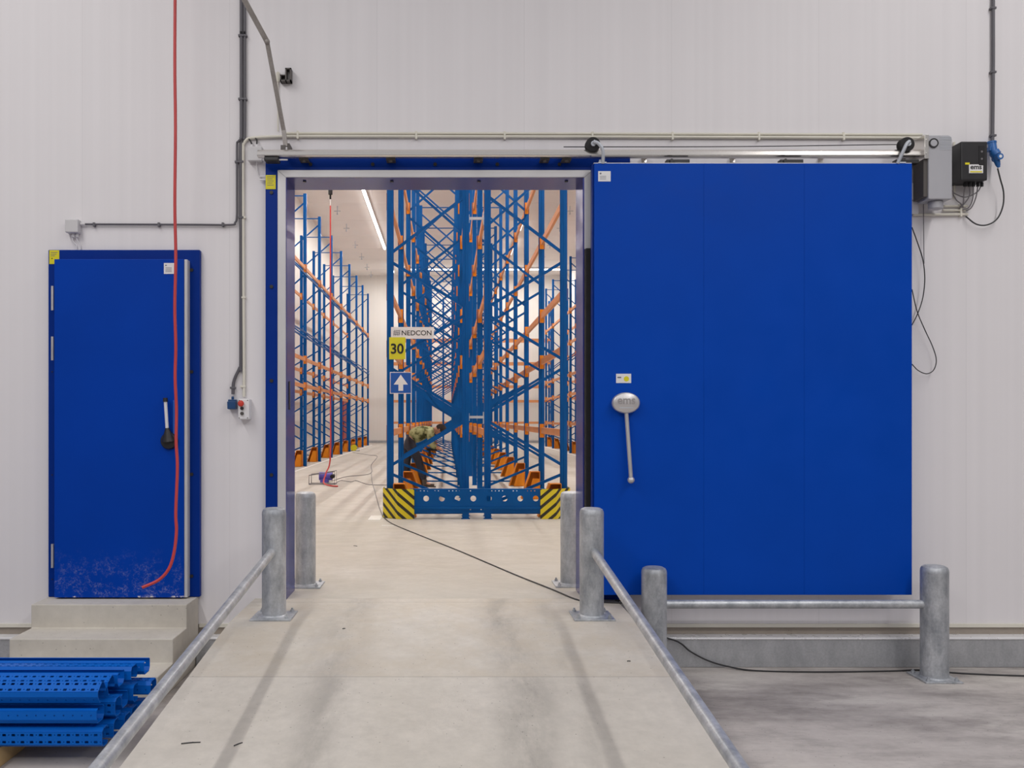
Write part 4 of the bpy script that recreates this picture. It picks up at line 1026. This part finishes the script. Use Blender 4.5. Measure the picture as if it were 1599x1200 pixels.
# ------------------------------------------------------------------ pile of rack posts
def post_mesh():
    b = MB(); L = 2.9; t = .0025; hw = .050
    # centre line of the folded profile, (across v, depth w); length runs along X from 0 to -L
    cl = [(-.034, -.078), (-.050, -.070), (-.050, -.022), (-.034, 0.0), (.034, 0.0), (.050, -.022), (.050, -.070), (.034, -.078)]
    for i in (0, 1, 2, 4, 5, 6):
        p, q = Vector(cl[i]), Vector(cl[i+1]); d = (q-p).normalized(); n = Vector((-d.y, d.x))*t
        if i in (1, 5):  # flange with round holes
            h0, h1 = min(p.y, q.y), max(p.y, q.y); xx = p.x
            loops = [[(0, h0), (-L, h0), (-L, h1), (0, h1)]]
            for k in range(56): loops.append(circ(-.03-k*.05, (h0+h1)/2, .005, 6))
            b.plate(loops, lambda u, v, tt, xx=xx: (u, xx+tt, v), -t, t)
        else:
            b.prism([(p.x-n.x, p.y-n.y), (q.x-n.x, q.y-n.y), (q.x+n.x, q.y+n.y), (p.x+n.x, p.y+n.y)], lambda u, v, tt: (tt, u, v), 0, -L)
    loops = [[(0, -.034), (-L, -.034), (-L, .034), (0, .034)]]
    for k in range(57):
        x = -.035-k*.05
        for yy in (-.019, .019):
            loops.append([(x-.011, yy-.005), (x-.008, yy-.008), (x+.008, yy-.008), (x+.011, yy-.005), (x+.009, yy+.006), (x-.009, yy+.006)])
            loops.append(circ(x+.026, yy, .0035, 6))
    b.plate(loops, lambda u, v, tt: (u, v, tt), -t, t)
    return b
pm = post_mesh().build('rack_post', M['pile_blue'], loc=(0, 0, 0))
GP = 'blue rack posts stacked at the lower left'
spots = []
zbase = ZF+.11
rown = ['front', 'second', 'third', 'fourth', 'rear']
layn = ['bottom', 'middle', 'top']
first = True
for layer in range(3):
    for row in range(5):
        y = -1.975+row*.122; z = zbase+.004+layer*.122
        ang = {(0, 0): -PI/2, (0, 1): 0, (0, 2): PI/2}.get((row, layer), random.choice([0, PI, 0, PI/2]))
        if (row, layer) == (0, 0): ang = math.radians(90)
        if (row, layer) == (0, 1): ang = math.radians(180)
        if (row, layer) == (0, 2): ang = math.radians(35)
        if (row, layer) == (1, 2): ang = math.radians(20)
        if (row, layer) == (2, 2): ang = math.radians(180)
        if (row, layer) == (3, 2): ang = 0
        if (row, layer) == (4, 2): ang = math.radians(180)
        xe = -1.87 - .045*layer*0 + random.uniform(-.03, .02) + {0: .0, 1: .02, 2: .0}[layer] + [-.03, 0, .01, .03, .05][row]
        o = pm if first else pm.copy()
        if not first: COL.objects.link(o)
        first = False
        # profile centre is at w=-.039 ; place centre at (y, z+.05)
        c = Vector((0, 0, -.039)); R = Matrix.Rotation(ang, 3, 'X'); cc = R @ c
        o.rotation_euler = (ang, 0, 0); o.location = (xe, y-cc.y, z+.052-cc.z)
        tag(o, 'blue perforated rack post, %s layer, %s row of the pile' % (layn[layer], rown[row]), 'rack post', GP)
for i, x in enumerate((-2.52, -4.2)):
    b = MB(); b.box((x-.07, -2.16, ZF+.0005), (x+.07, -1.35, ZF+.108)); tag(b.build('timber_bearer', M['wood'], bevel=.003), ['pale timber block under the pile of blue posts', 'far timber block under the hidden end of the posts'][i], 'timber block')
for x in (-2.35, -3.6):
    pass

# ------------------------------------------------------------------ the worker
PY = 17.78+CY
def wp(zx, zy, dy=0.0): return at(610+zx/10, 650+zy/10, PY) + Vector((0, dy, 0))
pr = thing('person', (-.62, PY, 0), 'person in olive patterned shirt and dark trousers bending into the rack', 'person')
def skin_mesh(name, verts, edges, radii, mat, parent, root=0, sub_=2):
    off = world_loc(parent)
    me = bpy.data.meshes.new(name); me.from_pydata([Vector(v)-off for v in verts], edges, []); me.materials.append(mat)
    o = bpy.data.objects.new(name, me); COL.objects.link(o); o.parent = parent
    sm = o.modifiers.new('skin', 'SKIN'); sm.use_smooth_shade = True; sm.use_x_symmetry = False
    for i, v in enumerate(me.skin_vertices[0].data):
        r = radii[i]; v.radius = (r, r) if not isinstance(r, tuple) else r; v.use_root = (i == root)
    ss = o.modifiers.new('sub', 'SUBSURF'); ss.levels = sub_; ss.render_levels = sub_
    return o
pel = wp(270, 400); wst = wp(345, 335); mid = wp(430, 270); chs = wp(560, 235); nbase = wp(655, 225); neck = wp(690, 215); head = wp(755, 205); headtop = wp(800, 235)
shR, shL = wp(620, 255, -.17), wp(625, 235, .17)
elR, elL = wp(640, 450, -.21), wp(650, 430, .20)
wrR, wrL = wp(728, 500, -.10), wp(720, 480, .12)
hpR, hpL = wp(300, 440, -.095), wp(285, 430, .095)
knR, knL = wp(430, 660, -.11), wp(250, 690, .08)
anR = Vector((wp(530, 1010).x, PY-.12, .10)); anL = Vector((wp(215, 1000).x, PY+.09, .10))
# body: one continuous figure
V = [pel, wst, mid, chs, nbase, neck, head, headtop, shR, elR, wrR, shL, elL, wrL, hpR, knR, anR, anR+Vector((.14, 0, -.055)), hpL, knL, anL, anL+Vector((.14, 0, -.055))]
E = [(0, 1), (1, 2), (2, 3), (3, 4), (4, 5), (5, 6), (6, 7), (3, 8), (8, 9), (9, 10), (3, 11), (11, 12), (12, 13), (0, 14), (14, 15), (15, 16), (16, 17), (0, 18), (18, 19), (19, 20), (20, 21)]
Rr = [.13, .12, .12, .125, .07, .055, .085, .06, .06, .042, .027, .06, .042, .027, .085, .058, .038, .03, .085, .058, .038, .03]
# hands: palm then five fingers each
def hand(wr, d, side, root_i):
    d = d.normalized(); lat = Vector((0, side, 0)); dn = Vector((.1, 0, -1)).normalized()
    palm = wr+d*.055; V.append(palm); Rr.append((.036, .018)); E.append((root_i, len(V)-1)); pi_ = len(V)-1
    for k, (l, ln) in enumerate(((-.030, .070), (-.010, .082), (.010, .078), (.028, .060))):
        a = palm+lat*l+d*.035; b_ = a+d*ln*.45+dn*.012; c_ = b_+d*ln*.3+dn*.03
        i = len(V); V.extend([a, b_, c_]); Rr.extend([.010, .009, .008]); E.extend([(pi_, i), (i, i+1), (i+1, i+2)])
    a = wr+d*.03+lat*-.032; b_ = a+d*.03+lat*-.025; c_ = b_+d*.03+dn*.01
    i = len(V); V.extend([a, b_, c_]); Rr.extend([.012, .010, .009]); E.extend([(pi_, i), (i, i+1), (i+1, i+2)])
hand(wrR, wrR-elR+Vector((.06, 0, 0)), 1, 10); hand(wrL, wrL-elL+Vector((.06, 0, 0)), -1, 13)
skin_mesh('body', V, E, Rr, M['skin'], pr)
# face features
hd = MB()
fd = Vector((-.25, 0, -1)).normalized()     # face points downwards
upv = Vector((1, 0, -.25)).normalized()      # towards crown
hc = head+Vector((.015, 0, -.005))
hd.sphere(hc, .096, (1.12, .80, 1.0)); hd.sphere(hc+fd*.060-upv*.045, .058, (1, .8, 1)); 
hd.tube([hc+fd*.085+upv*.015, hc+fd*.118-upv*.022, hc+fd*.10-upv*.03], .012, 8)
for sy in (-1, 1): hd.sphere(hc+Vector((-.01, sy*.078, -.005)), .026, (.7, .3, 1))
hd.tube([hc+fd*.10-upv*.055+Vector((0, -.022, 0)), hc+fd*.108-upv*.055, hc+fd*.10-upv*.055+Vector((0, .022, 0))], .007, 6)
hd.build('face', M['skin'], pr, smooth=True)
b = MB()
for sy in (-1, 1): b.sphere(hc+fd*.088+upv*.012+Vector((0, sy*.032, 0)), .010)
b.build('eye', M['rubber'], pr, smooth=True)
b = MB(); b.sphere(hc+upv*.018-fd*.022, .104, (1.10, .84, .95)); b.build('hair', M['hair'], pr, smooth=True)
# shirt
V = [wst+Vector((-.06, 0, -.035)), mid, chs, nbase+Vector((-.01, 0, .005)), shR, elR+Vector((0, 0, -.01)), wrR.lerp(elR, .25), shL, elL+Vector((0, 0, -.01)), wrL.lerp(elL, .25)]
E = [(0, 1), (1, 2), (2, 3), (2, 4), (4, 5), (5, 6), (2, 7), (7, 8), (8, 9)]
skin_mesh('shirt', V, E, [.165, .19, .18, .085, .092, .068, .052, .092, .068, .052], M['shirt'], pr)
V = [wst+Vector((-.005, 0, -.01)), pel, hpR, knR, anR+Vector((0, 0, .02)), hpL, knL, anL+Vector((0, 0, .02))]
E = [(0, 1), (1, 2), (2, 3), (3, 4), (1, 5), (5, 6), (6, 7)]
skin_mesh('trousers', V, E, [.15, .17, .135, .092, .072, .135, .092, .072], M['trousers'], pr)
for an in (anR, anL):
    b = MB(); b.tube([an+Vector((-.045, 0, -.058)), an+Vector((.02, 0, -.052)), an+Vector((.12, 0, -.060)), an+Vector((.20, 0, -.066))], lambda u: .042-.010*u, 12)
    b.cyl(an+Vector((0, 0, -.06)), an+Vector((0, 0, .06)), .052, .056, 14); b.box(an+Vector((-.085, -.045, -.099)), an+Vector((.235, .045, -.080)))
    b.build('boot', M['boot'], pr, smooth=True)
# tool in his hands: short dark drill
b = MB(); c = wp(650, 520, -.02); b.cyl(c+Vector((-.12, 0, 0)), c+Vector((.10, 0, -.01)), .03, .022, 14); b.cyl(c+Vector((.10, 0, -.01)), c+Vector((.2, 0, -.015)), .008, n=8); b.box(c+Vector((-.08, -.018, -.14)), c+Vector((-.03, .018, 0)))
tag(b.build('power_drill', M['rubber'], smooth=True), 'dark power drill held by the bending person', 'tool')
